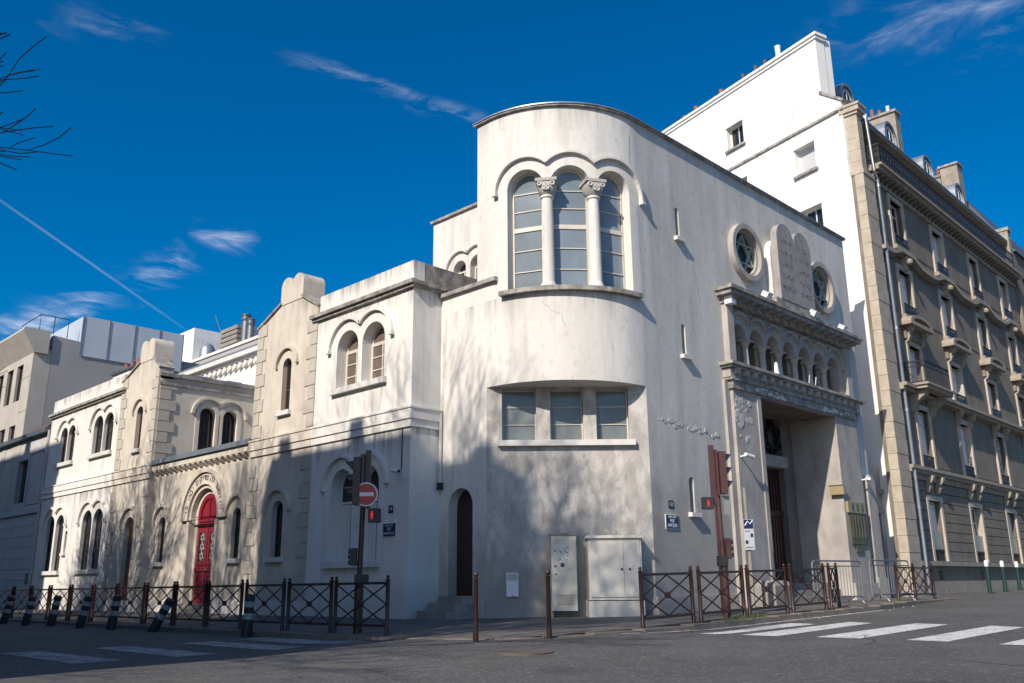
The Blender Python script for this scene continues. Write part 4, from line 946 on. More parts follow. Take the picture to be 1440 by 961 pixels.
# rusticated ground floor: courses between the windows
for u0, u1 in ((.98, 2.46), (4.04, 6.96), (8.54, 11.61), (13.19, 16.16), (17.74, AU1)):
    for k in range(8): obj('stone_course', MB(FA).box(u0, u1, -.02, .05, 1.52 + k * .345, 1.52 + k * .345 + .315), 'stone', apt)
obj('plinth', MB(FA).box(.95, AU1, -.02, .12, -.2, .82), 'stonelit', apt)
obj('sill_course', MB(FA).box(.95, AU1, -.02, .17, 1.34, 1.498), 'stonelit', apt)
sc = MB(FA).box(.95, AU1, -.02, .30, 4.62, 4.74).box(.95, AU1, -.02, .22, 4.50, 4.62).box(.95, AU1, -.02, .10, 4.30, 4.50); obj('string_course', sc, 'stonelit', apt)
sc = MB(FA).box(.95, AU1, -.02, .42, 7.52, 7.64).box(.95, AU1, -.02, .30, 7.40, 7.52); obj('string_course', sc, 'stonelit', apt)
cons = MB().prismu([(0, 0), (.10, .05), (.16, .20), (.14, .32), (.26, .42), (.30, .52), (.30, .62), (0, .62)], -.10, .10).mesh('console'); cons.materials.append(M['stonelit'])
for c in bays:
    for s_ in (-.72, .72):
        inst('console', cons, fmat(FA, c + s_, .07, 9.42), apt); inst('console', cons, fmat(FA, c + s_, .02, 6.78), apt); inst('console', cons, fmat(FA, c + s_ * .7, .02, 3.86), apt)
    pr = [(c - 1.15, 10.02)] + [(c + 1.15, 10.02), (c + 1.15, 10.14)] + [(c + 1.15 * math.cos(PI * i / 12), 10.14 + .34 * math.sin(PI * i / 12)) for i in range(1, 12)] + [(c - 1.15, 10.14)]
    pi_ = [(c - .85, 10.16)] + [(c + .85, 10.16), (c + .85, 10.165)] + [(c + .85 * math.cos(PI * i / 12), 10.165 + .20 * math.sin(PI * i / 12)) for i in range(1, 12)] + [(c - .85, 10.165)]
    pd = MB(FA).ring(pr, pi_, -.02, .46).prism(pi_, -.02, .20); obj('pediment', pd, 'stonelit', apt)
    obj('window_head', MB(FA).box(c - .9, c + .9, 0, .14, 9.56, 10.02), 'stone', apt)
    obj('lion_head', MB().lathe(FA(c, .30, 12.62), [(.03, 0), (.10, .05), (.12, .14), (.08, .22), (.03, .25)], 8), 'stonelit', apt)
    obj('keystone', MB(FA).prismu([(0, 12.4), (.14, 12.42), (.26, 12.95), (0, 12.95)], c - .17, c + .17), 'stonelit', apt)
pth = []
for k in range(121):
    u = .95 + (AU1 - .95) * k / 120; b_ = max((max(0, 1 - abs(u - c) / 1.75)) for c in bays); b_ = b_ * b_ * (3 - 2 * b_); pth.append((u, 12.78 + .30 * min(1, b_ * 1.35)))
obj('string_course', MB(FA).sweep(pth, .16, -.02, .30), 'stonelit', apt)
obj('frieze_band', MB(FA).sweep([(u, z - .14) for u, z in pth], .12, -.02, .16), 'stone', apt)
# main cornice and the long balcony
cm = MB(FA).box(.95, AU1 - .3, -.02, .52, 16.01, 16.11).box(.95, AU1 - .3, -.02, .40, 15.88, 16.01).box(.95, AU1 - .3, -.02, .12, 15.5, 15.62); obj('cornice', cm, 'stonelit', apt)
md = MB().prismu([(0, 0), (.08, 0), (.14, .10), (.32, .14), (.32, .22), (0, .22)], -.07, .07).mesh('modillion'); md.materials.append(M['stone'])
for k in range(43): inst('modillion', md, fmat(FA, 1.15 + k * .42, .0, 15.64), apt)
for k in range(12): inst('balcony_railing', bal, fmat(FA, .98 + k * 1.42, .46, 16.12), apt)
inst('balcony_railing', bal, fmat(FA, .97, .46, 16.12) @ Matrix.Rotation(-PI / 2, 4, 'Z') @ Matrix.Scale(.34, 4, (1, 0, 0)), apt)
aw = panel('attic_wall', 'stone', apt, FA, rect(.9, AU1, 16.0, 17.85), [rect(c - .55, c + .55, 16.14, 17.6) for c in bays], w=-.85, depth=.3, skirt=0)
for c in bays: window(apt, FA, c, .55, 16.14, 17.6, -1.0, 'whiteframe', 'skypane', .06, mid=True, arched=False)
obj('balcony_floor', MB(FA).box(.95, AU1 - .1, -.9, .1, 16.0, 16.10), 'stonelit', apt)
obj('eave', MB(FA).box(.85, AU1, -.9, .10, 17.84, 17.95), 'stonelit', apt)
obj('gutter', MB(FA).box(.80, AU1, -.05, .14, 17.95, 18.02), 'zinc', apt)
FAs = lambda u, w, z: (30.6 + u * math.cos(TA) - w * math.cos(GA) / math.sin(GA - TA), YR + u * math.sin(TA) - w * math.sin(GA) / math.sin(GA - TA), z)
rf = MB(FAs).prismu([(0.0, 17.9), (-1.6, 19.85), (-4, 20.9), (-12, 20.9), (-12, 17.9)], .5, AU1 - .02); obj('roof', rf, 'slate', apt)
for c in bays:
    dm = obj('dormer', MB(FA).prism(arch(c, .62, 19.3, 20.42, 12), -3.0, -1.36), 'stonelit', apt)
    obj('dormer_roof', MB(FA).ring(arch(c, .72, 19.9, 20.42, 12), arch(c, .60, 19.9, 20.42, 12), -3.0, -1.28), 'zinc', dm, smooth=False)
    obj('window', MB(FA).ring(arch(c, .45, 19.5, 20.42, 10), arch(c, .37, 19.58, 20.42, 10), -1.36, -1.33).box(c - .02, c + .02, -1.36, -1.335, 19.5, 20.8), 'whiteframe', dm)
    g = MB(FA); g.face([(u, -1.352, z) for u, z in arch(c, .40, 19.55, 20.42, 10)]); obj('pane', g, 'glass', dm)
# quoin and its cap, drainpipe
for k in range(28):
    z = .12 + k * .547; j = .02 * (k % 2)
    obj('quoin_block', MB(FA).box(-.03 - j * .0, .95 + j, -.16, .16 + j * .4, z, z + .535), 'quoin', apt)
obj('quoin_ledge', MB(FA).box(-.04, .98, -.3, .20, 15.44, 15.60), 'quoin', apt)
for k in range(5): obj('quoin_block', MB(FA).box(.22, .66, -.40, .08, 15.60 + k * .48, 15.60 + k * .48 + .47), 'quoin', apt)
cq = MB(FA).box(.16, .72, -.46, .14, 18.0, 18.12).box(.10, .78, -.54, .22, 18.12, 18.32).box(.06, .82, -.60, .26, 18.32, 18.42); obj('quoin_cap', cq, 'quoin', apt)
dp = MB().tube([FA(1.14, .24, 1.15), FA(1.14, .24, 15.5), FA(.80, .26, 15.75), FA(.78, .22, 17.95)], .055, 10)
for z in (3.2, 6.6, 9.6, 12.6, 15.2): dp.tube([FA(1.14, .24, z), FA(1.14, .24, z + .12)], .07, 10)
obj('drainpipe', dp, 'zinc', apt, smooth=True); obj('drainpipe', MB().tube([FA(1.14, .24, .4), FA(1.14, .24, 1.15)], .065, 10), 'steel', apt, smooth=True)
# first balcony on brackets
bm_ = MB(FA).box(1.85, 4.65, 0, .86, 7.64, 7.72).box(1.92, 4.58, 0, .78, 7.52, 7.64); obj('balcony_slab', bm_, 'stonelit', apt)
bc = MB().prismu([(0, 0), (.12, .06), (.22, .30), (.45, .48), (.62, .60), (.62, .78), (0, .78)], -.15, .15).mesh('console'); bc.materials.append(M['stonelit'])
for u in (2.3, 4.2): inst('console', bc, fmat(FA, u, 0, 6.76), apt)
br = MB()
br.box(0, 2.5, -.02, .02, .80, .84).box(0, 2.5, -.015, .015, .05, .08).box(0, 2.5, -.01, .01, .62, .64)
for k in range(26): br.box(k * .1 - .007, k * .1 + .007, -.008, .008, 0, .82)
for k in range(5): br.sweep(circ(.25 + k * .5, .72, .07, 8), .014, -.006, .006, closed=True)
bme = br.mesh('balcony_railing'); bme.materials.append(M['iron'])
inst('balcony_railing', bme, fmat(FA, 2.0, .74, 7.72), apt)
for u in (2.0, 4.5): inst('balcony_railing', bme, fmat(FA, u, 0, 7.72) @ Matrix.Rotation(PI / 2, 4, 'Z') @ Matrix.Scale(.296, 4, (1, 0, 0)), apt)
# chimney stacks and pots
def pot(parent, p, h=.42, r=.10, m='terra', name='chimney_pot'):
    return obj(name, MB().lathe(p, [(r * .9, 0), (r, h * .1), (r * .8, h * .55), (r * .95, h * .9), (r * 1.05, h)], 10), m, parent, smooth=True)
for (u0, u1, w0, w1, zt, pots) in ((9.05, 9.62, -3.4, -1.42, 22.25, (-3.2, -2.9, -2.55, -2.2, -1.8)), (17.75, 18.4, -3.2, -2.35, 22.15, (-3.1, -2.8, -2.5)), (17.7, 18.5, -2.3, -1.42, 22.6, ())):
    st = obj('chimney_stack', MB(FA).box(u0, u1, w0, w1, 18.8, zt), 'stonelit', apt)
    obj('chimney_cap', MB(FA).box(u0 - .08, u1 + .08, w0 - .08, w1 + .08, zt, zt + .12), 'ledge', st)
    for k, w in enumerate(pots): pot(st, FA((u0 + u1) / 2, w, zt + .12), .34 + .08 * (k % 3), .10, 'terra' if k % 3 != 1 else 'trim')
st = obj('end_pier', MB(FA).box(18.85, 19.3, -.5, .2, 16.1, 18.6), 'stonelit', apt); obj('pier_cap', MB(FA).box(18.8, 19.36, -.55, .27, 18.6, 18.78), 'ledge', st)
# white gable
GW = [rect(5.5, 6.47, 19.25, 20.35), rect(1.86, 2.86, 16.5, 17.66), rect(1.82, 2.8, 13.75, 14.98), rect(5.5, 6.47, 16.5, 17.66)]
panel('gable_wall', 'gable', apt, FG, [(.0, -.2), (13, -.2), (13, 22.05), (1.27, 22.05), (1.27, 19.5), (.42, 18.70), (.42, 15.5), (0, 15.5)], GW, w=0, depth=.30, skirt=.5)
for k, h in enumerate(GW):
    u0, u1, z0, z1 = h[0][0], h[1][0], h[0][1], h[2][1]
    wo = window(apt, FG, (u0 + u1) / 2, (u1 - u0) / 2, z0, z1, -.24, 'whiteframe', 'glass' if k != 1 else 'curtain', .07, mid=(k != 1), arched=False)
    obj('lintel_box', MB(FG).box(u0 - .04, u1 + .04, -.05, .05, z1 - .02, z1 + .10), 'whiteframe', apt); obj('sill', MB(FG).box(u0 - .10, u1 + .10, -.2, .11, z0 - .10, z0), 'ledge', apt)
obj('string_course', MB(FG).box(.35, 13, 0, .07, 18.30, 18.40), 'ledge', apt)
cm = MB(FG).box(1.15, 13, -.56, .12, 22.05, 22.17).box(1.2, 13, -.5, .06, 21.92, 22.05); obj('gable_coping', cm, 'gable', apt)
obj('gable_coping', MB(FG).sweep([(1.33, 19.52), (.28, 18.66)], .10, -.5, .06), 'ledge', apt)
for k, (u, h, r, m) in enumerate(((9.9, .30, .11, 'terra'), (9.45, .36, .09, 'terra'), (8.6, .45, .11, 'terra'), (8.15, .28, .1, 'terra'), (7.3, .3, .1, 'terra'), (6.9, .45, .12, 'terra'), (6.4, .25, .1, 'terra'), (5.5, .5, .10, 'rust'), (5.1, .3, .1, 'terra'), (4.75, .5, .10, 'rust'), (4.2, .5, .09, 'rust'), (3.45, .75, .13, 'gable'))):
    pot(apt, FG(u, -.3, 22.16), h, r, m, 'chimney_pot' if m != 'gable' else 'flue')
hairline(FG, 2.6, 19.6, 12, .05, -.14, par=apt, wd=.02); hairline(FG, 7.8, 21.6, 10, -.02, -.2, par=apt, wd=.012); hairline(FG, 1.0, 13.4, 10, .03, -.25, par=apt, wd=.012)
obj('party_wall', MB(FG).box(1.3, 13, -.9, -.45, 18, 22.1), 'gable', apt)
# small passage door between the two buildings
ps = thing('passage_gate', 'dark door in the narrow shaded wall between the synagogue and the stone house', 'gate', (29.6, 12.6, .5))
FD = lambda u, w, z: (u, 12.75 - w, z)
panel('wall', 'greyrender', ps, FD, rect(28.5, 30.9, -.2, 4.6), [rect(29.25, 30.55, .3, 3.05)], depth=.3, skirt=.3)
obj('lintel', MB(FD).box(28.5, 30.7, 0, .12, 3.72, 3.86).box(28.5, 30.6, 0, .10, 3.05, 3.3), 'concrete', ps)
d = obj('door', MB(FD).box(29.25, 30.55, -.28, -.22, .3, 3.05), 'darkwood', ps); dm = MB(FD)
for k in range(5): dm.box(29.3 + k * .25, 29.5 + k * .25, -.22, -.20, .5, 2.9)
obj('door_panel', dm, 'darkwood', d)

# ------------------------------------------------------------------ buildings further off
nb = thing('apartment_building', 'darker building with a steep roof beyond the stone apartment house', 'building', FA(26, -5, .8))
panel('wall', 'stone', nb, FA, rect(AU1 + .06, 34, 0, 17.6), [rect(c - .55, c + .55, z, z + 2.0) for c in (21, 24, 27, 30) for z in (1.8, 5, 8.2, 11.4, 14.4)], w=.15, depth=.3, skirt=.5)
for c in (21, 24, 27, 30):
    for z in (1.8, 5, 8.2, 11.4, 14.4): window(nb, FA, c, .55, z, z + 2.0, -.05, 'whiteframe', 'skypane', .06, mid=True, arched=False)
obj('roof', MB(FA).prismu([(.3, 17.6), (-2.0, 21.6), (-5, 22.6), (-12, 22.6), (-12, 17.6)], AU1 + .1, 34), 'slate', nb)
obj('balcony', MB(FA).box(AU1 + .2, 34, .15, .55, 13.9, 14.1).box(AU1 + .2, 34, .15, .5, 7.7, 7.9), 'stone', nb)
mo = thing('modern_building', 'grey concrete building with sloping fascia and glazed roof terrace behind the house', 'building', (17, 48, 0))
FM = lambda u, w, z: (u, 45.33 - w, z); FM2 = lambda u, w, z: (XL - w, u, z)
panel('side_wall', 'greyrender', mo, FM, [(13.9, -.2), (30, -.2), (30, 11.6), (22.2, 12.1), (13.9, 12.75)], skirt=.4)
panel('wall', 'panelconc', mo, FM2, rect(45.33, 62, -.2, 11.75), [rect(46.6 + k * 1.5, 47.5 + k * 1.5, 9.6, 11.4) for k in range(9)] + [rect(46.6 + k * 1.5, 47.5 + k * 1.5, 6.4, 8.4) for k in range(9)], depth=.5, skirt=.8)
for k in range(9):
    for z0, z1 in ((9.6, 11.4), (6.4, 8.4)): window(mo, FM2, 47.05 + k * 1.5, .45, z0, z1, -.12, 'darkwood', 'glass', .05, arched=False)
pj = MB(FM2)
for z in (8.95, 10.6): pj.box(45.35, 46.55, -.01, .006, z, z + .03)
obj('panel_joint', pj, 'concrete', mo)
obj('side_wall', MB().box(XL + .02, 13.92, 45.35, 45.8, -.2, 12.0), 'greyrender', mo)
fs = MB(FM2)
for k in range(18): fs.prismu([(.0, 11.75), (.62, 12.75), (.55, 12.9), (-.6, 12.9), (-.6, 11.75)], 45.2 + k * .9, 46.08 + k * .9)
obj('sloping_fascia', fs, 'panelconc', mo)
gt = MB(FM)
gl = obj('terrace_glass', MB(FM).box(15.2, 20.4, .015, .05, 11.95, 14.0).box(15.2, 15.24, -10, .015, 12.62, 14.0), 'terrace', mo)
for k in range(5): gt.box(15.16 + k * 1.3, 15.21 + k * 1.3, .003, .08, 12.0, 14.02)
obj('terrace_post', gt, 'steel', mo)
rl = MB().tube([(13.3, 45.6, 12.9), (13.3, 45.6, 13.75), (14.6, 45.6, 13.75), (14.6, 45.6, 12.8)], .025, 6).tube([(13.3, 45.6, 13.75), (13.3, 48.5, 13.75)], .025, 6).tube([(13.95, 45.6, 12.9), (13.95, 45.6, 13.75)], .025, 6); obj('roof_rail', rl, 'iron', mo)
obj('roof', MB().box(13.6, 30, 45.5, 62, 11.6, 12.6), 'greyrender', mo)
ho = thing('terraced_house', 'low grey house with scored render and a zinc eave at the far left', 'house', (13.2, 44, 0))
panel('wall', 'houserender', ho, FM2, rect(41.55, 52, -.3, 7.55), [rect(44.05, 45.75, 4.55, 6.5), rect(48.3, 49.9, 4.55, 6.5)], w=-.02, depth=.25, skirt=.4)
for u in (44.9, 49.1): window(ho, FM2, u, .85 if u < 46 else .8, 4.55, 6.5, -.2, 'darkwood', 'glass', .08, mid=True, arched=False)
for k in range(9):
    for (u0, u1) in ((41.6, 45.6), (45.62, 50)): obj('render_course', MB(FM2).box(u0, u1, -.03, .012, -.2 + k * .46, .24 + k * .46), 'houserender', ho)
pn = MB(FM2)
for u0, u1 in ((41.9, 43.75), (46.1, 47.9)): pn.ring(rect(u0, u1, 4.4, 6.75), rect(u0 + .06, u1 - .06, 4.46, 6.69), -.03, .02)
obj('panel_moulding', pn, 'houserender', ho)
obj('string_course', MB(FM2).box(41.55, 52, -.02, .10, 3.98, 4.2), 'houserender', ho)
obj('eave', MB(FM2).box(41.55, 52, -.1, .22, 7.45, 7.62), 'darkzinc', ho)
obj('roof', MB(FM2).prismu([(.22, 7.62), (-3.5, 9.2), (-3.5, 7.62)], 41.6, 52), 'darkzinc', ho)
obj('skylight', MB(FM2).prismu([(.1, 7.62), (-.3, 8.0), (-1.6, 8.35), (-1.6, 7.62)], 42.3, 44.9), 'rust', ho)
obj('downpipe', MB().tube([(XL - .07, 41.48, 7.5), (XL - .07, 41.48, .1)], .05, 8), 'houserender', ho, smooth=True)
obj('meter_hatch', MB(FM2).box(42.0, 42.3, -.02, .03, 1.0, 1.45), 'black', ho)
rr = thing('rear_building', 'plain building with metal flues and roof machinery behind the gabled house', 'building', (29, 58, 0))
obj('wall', MB().box(28, 36, 48, 64.3, 0, 16.4), 'greyrender', rr); obj('lift_housing', MB().box(28.0, 31, 60.5, 64.6, 16.4, 19.1), 'gable', rr)
obj('roof_edge', MB().box(27.9, 36, 47.9, 60.5, 16.4, 16.6), 'trim', rr)
for y, h, r in ((54.0, 18.75, .26), (53.3, 18.3, .22)):
    fl = obj('flue', MB().lathe((28.6, y, 16.5), [(r, 0), (r, h - 16.9)], 12), 'steel', rr, smooth=True); obj('flue_cowl', MB().lathe((28.6, y, h - .4), [(r * 1.25, 0), (r * 1.3, .1), (r * 1.15, .28), (r * 1.3, .32), (r * 1.3, .42)], 12), 'darkzinc', fl, smooth=True)
vb = MB()
for k in range(5): vb.box(28.5, 30, 55.0, 57.4, 16.7 + k * .34, 16.95 + k * .34)
vb.box(28.6, 29.9, 55.1, 57.3, 16.6, 18.3); obj('ventilation_unit', vb, 'concrete', rr)
obj('dome_vent', MB().lathe((28.9, 60.0, 16.6), [(.6, 0), (.55, .9), (.35, 1.25), (.05, 1.4)], 14), 'zinc', rr, smooth=True)
obj('aerial', MB().tube([(28.6, 57.5, 18.2), (28.4, 58.2, 19.6)], .03, 5).tube([(28.5, 57.8, 18.9), (28.5, 58.6, 18.7)], .02, 5), 'iron', rr)
lc = thing('chimney', 'small low chimney with terracotta pots behind the far left parapet', 'chimney', (15.3, 38.8, 8.5))
obj('stack', MB().box(14.9, 15.5, 37.6, 39.9, 8.2, 9.95), 'white', lc); obj('cap', MB().box(14.8, 15.6, 37.5, 40.0, 9.95, 10.05), 'darkzinc', lc)
for k in range(3): obj('chimney_pot', MB().lathe((15.2, 37.9 + k * .65, 10.05), [(.13, 0), (.13, .12), (.10, .3), (.12, .36)], 10), 'terra', lc, smooth=True)
# buildings across the left street (they shade the house front)
def plainblock(name, label, x0, x1, y0, y1, h, chim):
    t = thing(name, label, 'building', (x1, (y0 + y1) / 2, 0))
    FE = lambda u, w, z: (x1 + w, u, z)
    ws = [rect(y0 + .9 + k * 2.3, y0 + 2.0 + k * 2.3, 1.2 + f * 3.1, 3.2 + f * 3.1) for k in range(int((y1 - y0 - .6) / 2.3)) for f in range(int((h - 2.4) / 3.1))]
    panel('wall', 'stonelit', t, FE, rect(y0, y1, -.3, h - 1.6), ws, depth=.3, skirt=.3)
    for w_ in ws: window(t, FE, (w_[0][0] + w_[1][0]) / 2, .55, w_[0][1], w_[2][1], -.2, 'whiteframe', 'skypane', .07, mid=True, arched=False)
    obj('side_wall', MB().box(x0, x1 - .02, y0 + .02, y0 + .3, -.3, h - 1.6).box(x0, x1 - .02, y1 - .3, y1 - .02, -.3, h - 1.6).box(x0, x0 + .3, y0 + .3, y1 - .3, -.3, h - 1.6), 'gable', t)
    obj('cornice', MB(FE).box(y0 - .1, y1 + .1, 0, .4, h - 1.85, h - 1.6), 'stonelit', t)
    obj('roof', MB(FE).prismu([(.1, h - 1.6), (-.25, h - .1), (-.8, h), (-(x1 - x0) + .4, h), (-(x1 - x0), h - 1.6)], y0, y1), 'slate', t)
    for (yy, hh) in chim:
        c_ = obj('chimney_stack', MB().box(x1 - 2.3, x1 - .9, yy - .28, yy + .28, h - 1, h + hh), 'stonelit', t)
        for k in range(3): obj('chimney_pot', MB().lathe((x1 - 2.3 + k * .35, yy, h + hh), [(.12, 0), (.10, .35), (.12, .42)], 8), 'terra', c_)
plainblock('apartment_building', 'stone corner block with chimneys across the left hand street', -8.6, -6, 9.6, 18.5, 19.0, ((10.4, .7), (12.2, .4), (14.2, .9), (16.0, .4), (17.6, .8)))
plainblock('townhouse', 'lower stone house between the two tall blocks across the street', -16, -6, 18.2, 35.8, 12.4, ((22, .4), (30, .4)))
plainblock('apartment_building', 'taller stone block further along the left hand street', -16, -6, 35.9, 62, 21.5, ((40, 1.2), (50, 1.2)))

# ------------------------------------------------------------------ street furniture
def barrier(L):                                    # pedestrian barrier with crossed bars, local x along, base at z=0
    t = thing('pedestrian_barrier', 'temp', 'barrier', world=False)
    for x in (0, L):
        p = obj('post', MB().lathe((x, 0, -.06), [(.042, 0), (.042, .16), (.037, .17), (.037, .98), (.043, .99), (.043, 1.01), (.018, 1.02)], 10), 'brown', t, smooth=True)
        obj('ball', MB().lathe((x, 0, .955), [(.010, 0), (.026, .014), (.034, .036), (.026, .058), (.008, .07)], 10), 'brown', p, smooth=True)
    for z in (.885, .155): obj('rail', MB().box(.03, L - .03, -.02, .02, z - .023, z + .023), 'brown', t)
    x0, x1, z0, z1 = .03, L - .03, .17, .87; xm, zm = L / 2, .52
    for a, b in (((x0, zm), (xm, z1)), ((xm, z1), (x1, zm)), ((x1, zm), (xm, z0)), ((xm, z0), (x0, zm)), ((x0, z1), (xm, zm)), ((xm, zm), (x1, z1)), ((x0, z0), (xm, zm)), ((xm, zm), (x1, z0))):
        d = Vector((b[0] - a[0], 0, b[1] - a[1])); q_ = MB().tube([(a[0], 0, a[1]), (b[0], 0, b[1])], .0145, 6); obj('cross_bar', q_, 'brown', t)
    obj('boss', MB().tube([(xm, -.03, zm), (xm, .03, zm)], .055, 12), 'brown', t, smooth=True)
    return t
protos = {}
def place_barrier(p0, p1, label, group):
    L = round(math.dist(p0, p1), 1); a = Vector((p0[0], p0[1], sw(*p0))); b = Vector((p1[0], p1[1], sw(*p1)))
    rz = math.atan2(p1[1] - p0[1], p1[0] - p0[0]); ry = -math.atan2(b.z - a.z, L)
    if L not in protos:
        protos[L] = barrier(L); o = protos[L]; o.location = a; o.rotation_euler = (0, ry, rz); o['label'] = label; o['group'] = group
    else: o = dup(protos[L], a, rot=(0, ry, rz), label=label, group=group)
    return o
GL, GR = 'brown crossed bar barriers along the left kerb', 'brown crossed bar barriers along the right kerb'
YS = [(13.18, 14.73), (14.87, 16.38), (16.54, 18.08), (18.26, 19.78), (19.95, 21.42), (21.56, 23.06), (23.22, 24.85), (25.0, 26.5), (26.66, 28.2), (28.36, 29.9), (30.06, 31.6), (31.76, 33.3), (33.46, 35.0)]
LB = ['brown crossed bar barrier at the corner end of the left row, by the traffic light', 'brown crossed bar barrier second from the corner in the left row, before the shuttered window',
      'brown crossed bar barrier just right of the upright striped bollard', 'brown crossed bar barrier just left of the upright striped bollard', 'brown crossed bar barrier in front of the red door',
      'brown crossed bar barrier behind the strongly tilted striped bollard', 'brown crossed bar barrier left of the strongly tilted striped bollard', 'brown crossed bar barrier in front of the brown side door', 'brown crossed bar barrier below the left bay paired windows',
      'brown crossed bar barrier below the far end of the left bay', 'brown crossed bar barrier fourth from the left frame edge', 'brown crossed bar barrier before the far left low house', 'brown crossed bar barrier at the left frame edge']
for (a, b), lb in zip(YS, LB): place_barrier((10.05, b), (10.05, a), lb, GL)
for (a, b), lb in zip(((12.88, 14.51), (14.67, 16.26), (16.4, 18.01), (18.17, 19.78), (19.95, 21.0)),
                      ('brown crossed bar barrier at the corner end of the right row', 'brown crossed bar barrier around the right traffic light', 'brown crossed bar barrier third in the right row, in front of the portal left pier', 'brown crossed bar barrier in front of the portal doors', 'short brown crossed bar barrier at the far end of the right row')):
    place_barrier((a, 9.68), (b, 9.72 if b < 20 else 10.0), lb, GR)
place_barrier((25.2, 10.3), (26.5, 10.35), 'brown crossed bar barrier before the passage door, holding a steel crowd barrier', 'brown crossed bar barriers by the stone house')
place_barrier((26.55, 10.36), (28.0, 10.4), 'brown crossed bar barrier nearest the stone house drainpipe', 'brown crossed bar barriers by the stone house')
def postbollard(x, y, tilt, label, group, h=1.05):
    t = thing('bollard', label, 'bollard', (x, y, min(sw(x, y), .04)), 0, group, world=False); t.rotation_euler = tilt
    obj('shaft', MB().lathe((0, 0, -.06), [(.045, 0), (.045, .2), (.036, .21), (.034, h - .06), (.042, h - .05), (.042, h - .03), (.018, h - .02)], 12), 'brown', t, smooth=True)
    obj('ball', MB().lathe((0, 0, h - .085), [(.012, 0), (.032, .018), (.042, .045), (.032, .072), (.01, .088)], 12), 'brown', t, smooth=True)
postbollard(9.85, 10.62, (0, 0, 0), 'thin upright brown ball topped bollard in front of the dark arched door', 'brown corner bollards')
postbollard(10.75, 9.90, (.03, -.045, 0), 'thin leaning brown ball topped bollard in front of the tall grey cabinet', 'brown corner bollards')
gb = None
for k, (x, y, lb) in enumerate(((33.6, 10.62, 'green white topped bollard first in the row by the stone house'), (35.5, 10.70, 'green white topped bollard second in the row by the stone house'), (37.4, 10.78, 'green white topped bollard cut by the right frame edge'))):
    if gb is None:
        gb = thing('bollard', lb, 'bollard', (x, y, sw(x, y)), 0, 'green bollards along the far right kerb', world=False)
        obj('shaft', MB().lathe((0, 0, -.05), [(.075, 0), (.075, .05), (.06, .98), (.062, 1.02)], 12), 'green', gb, smooth=True); obj('cap', MB().lathe((0, 0, .97), [(.066, 0), (.068, .16), (.045, .20), (.01, .215)], 12), 'plate', gb, smooth=True)
    else: dup(gb, (x, y, sw(x, y)), label=lb)
# striped flexible bollards out in the road
sb = thing('striped_bollard', 'black and white striped bollard, upright, in front of the barrier row by the right pavilion', 'bollard', (9.44, 16.9, road(9.44, 16.9)), 0, 'black and white striped bollards in the road', world=False)
obj('base', MB().lathe((0, 0, 0), [(.11, 0), (.11, .30), (.10, .34)], 16), 'black', sb, smooth=True)
for z0, z1, m in ((.34, .46, 'whitepaint'), (.46, .58, 'black'), (.58, .69, 'whitepaint'), (.69, .80, 'black')):
    obj('white_band' if m == 'whitepaint' else 'black_band', MB().lathe((0, 0, z0), [(.098, 0), (.098, z1 - z0)], 16), m, sb, smooth=True)
obj('cap', MB().lathe((0, 0, .80), [(.098, 0), (.088, .025), (.045, .04), (.01, .045)], 16), 'black', sb, smooth=True)
sb.scale = (1, 1, .98)
def lean(v):                                       # tilt towards the right or back
    ax = Vector((0, 0, 1)).cross(Vector((v[0], v[1], 0)))
    return Matrix.Rotation(math.atan(math.hypot(v[0], v[1])), 3, ax).to_euler() if ax.length > 1e-6 else (0, 0, 0)
sb.rotation_euler = lean((.03, -.03))
for x, y, l, lb in ((9.31, 20.94, (.36, -.40), 'black and white striped bollard tilted far over to the right'), (9.23, 23.09, (.08, -.09), 'striped bollard in front of the brown side door, next to the strongly tilted one'), (9.13, 24.84, (.15, -.15), 'slightly slanted striped bollard fifth from the right, below the paired windows'),
                 (9.18, 27.07, (.11, -.11), 'striped bollard below the left bay, third from the left frame edge'), (9.01, 28.6, (.12, -.12), 'striped bollard second from the left frame edge'), (9.01, 30.56, (.14, -.14), 'striped bollard nearest the left frame edge')):
    o = dup(sb, (x, y, road(x, y)), rot=lean(l), label=lb)

# traffic lights
UP = Vector((0, 0, 1))
def local(base, ang):                              # x = sideways seen from the camera, y = away from it
    c, s_ = math.cos(ang), math.sin(ang)
    return lambda u, w, z: (base[0] + u * c + w * s_, base[1] + u * s_ - w * c, base[2] + z)     # w towards the camera
CA = math.atan2(RT.y, RT.x)
b0 = (10.15, 14.14, .03); F1 = local(b0, CA)
t = thing('traffic_light', 'brown traffic light on a black pole seen edge on, lamps facing left', 'traffic light', b0)
obj('pole', MB().tube([F1(0, 0, -.1), F1(0, 0, .95)], .085, 12).tube([F1(0, 0, .9), F1(0.0, 0, 1.05)], [.085, .055], 12).tube([F1(0, 0, 1.0), F1(.02, 0, 2.35)], .05, 12), 'brown', t, smooth=True)
obj('clamp', MB(F1).box(-.08, .16, -.10, .10, .86, 1.04), 'black', t)
obj('mast', MB(F1).box(.05, .15, -.05, .05, 2.25, 3.36), 'signaldark', t)
sh = obj('signal_head', MB(F1).box(-.17, -.03, -.17, .14, 2.32, 3.22).box(-.02, .04, -.13, .10, 2.30, 3.26), 'signaldark', t)
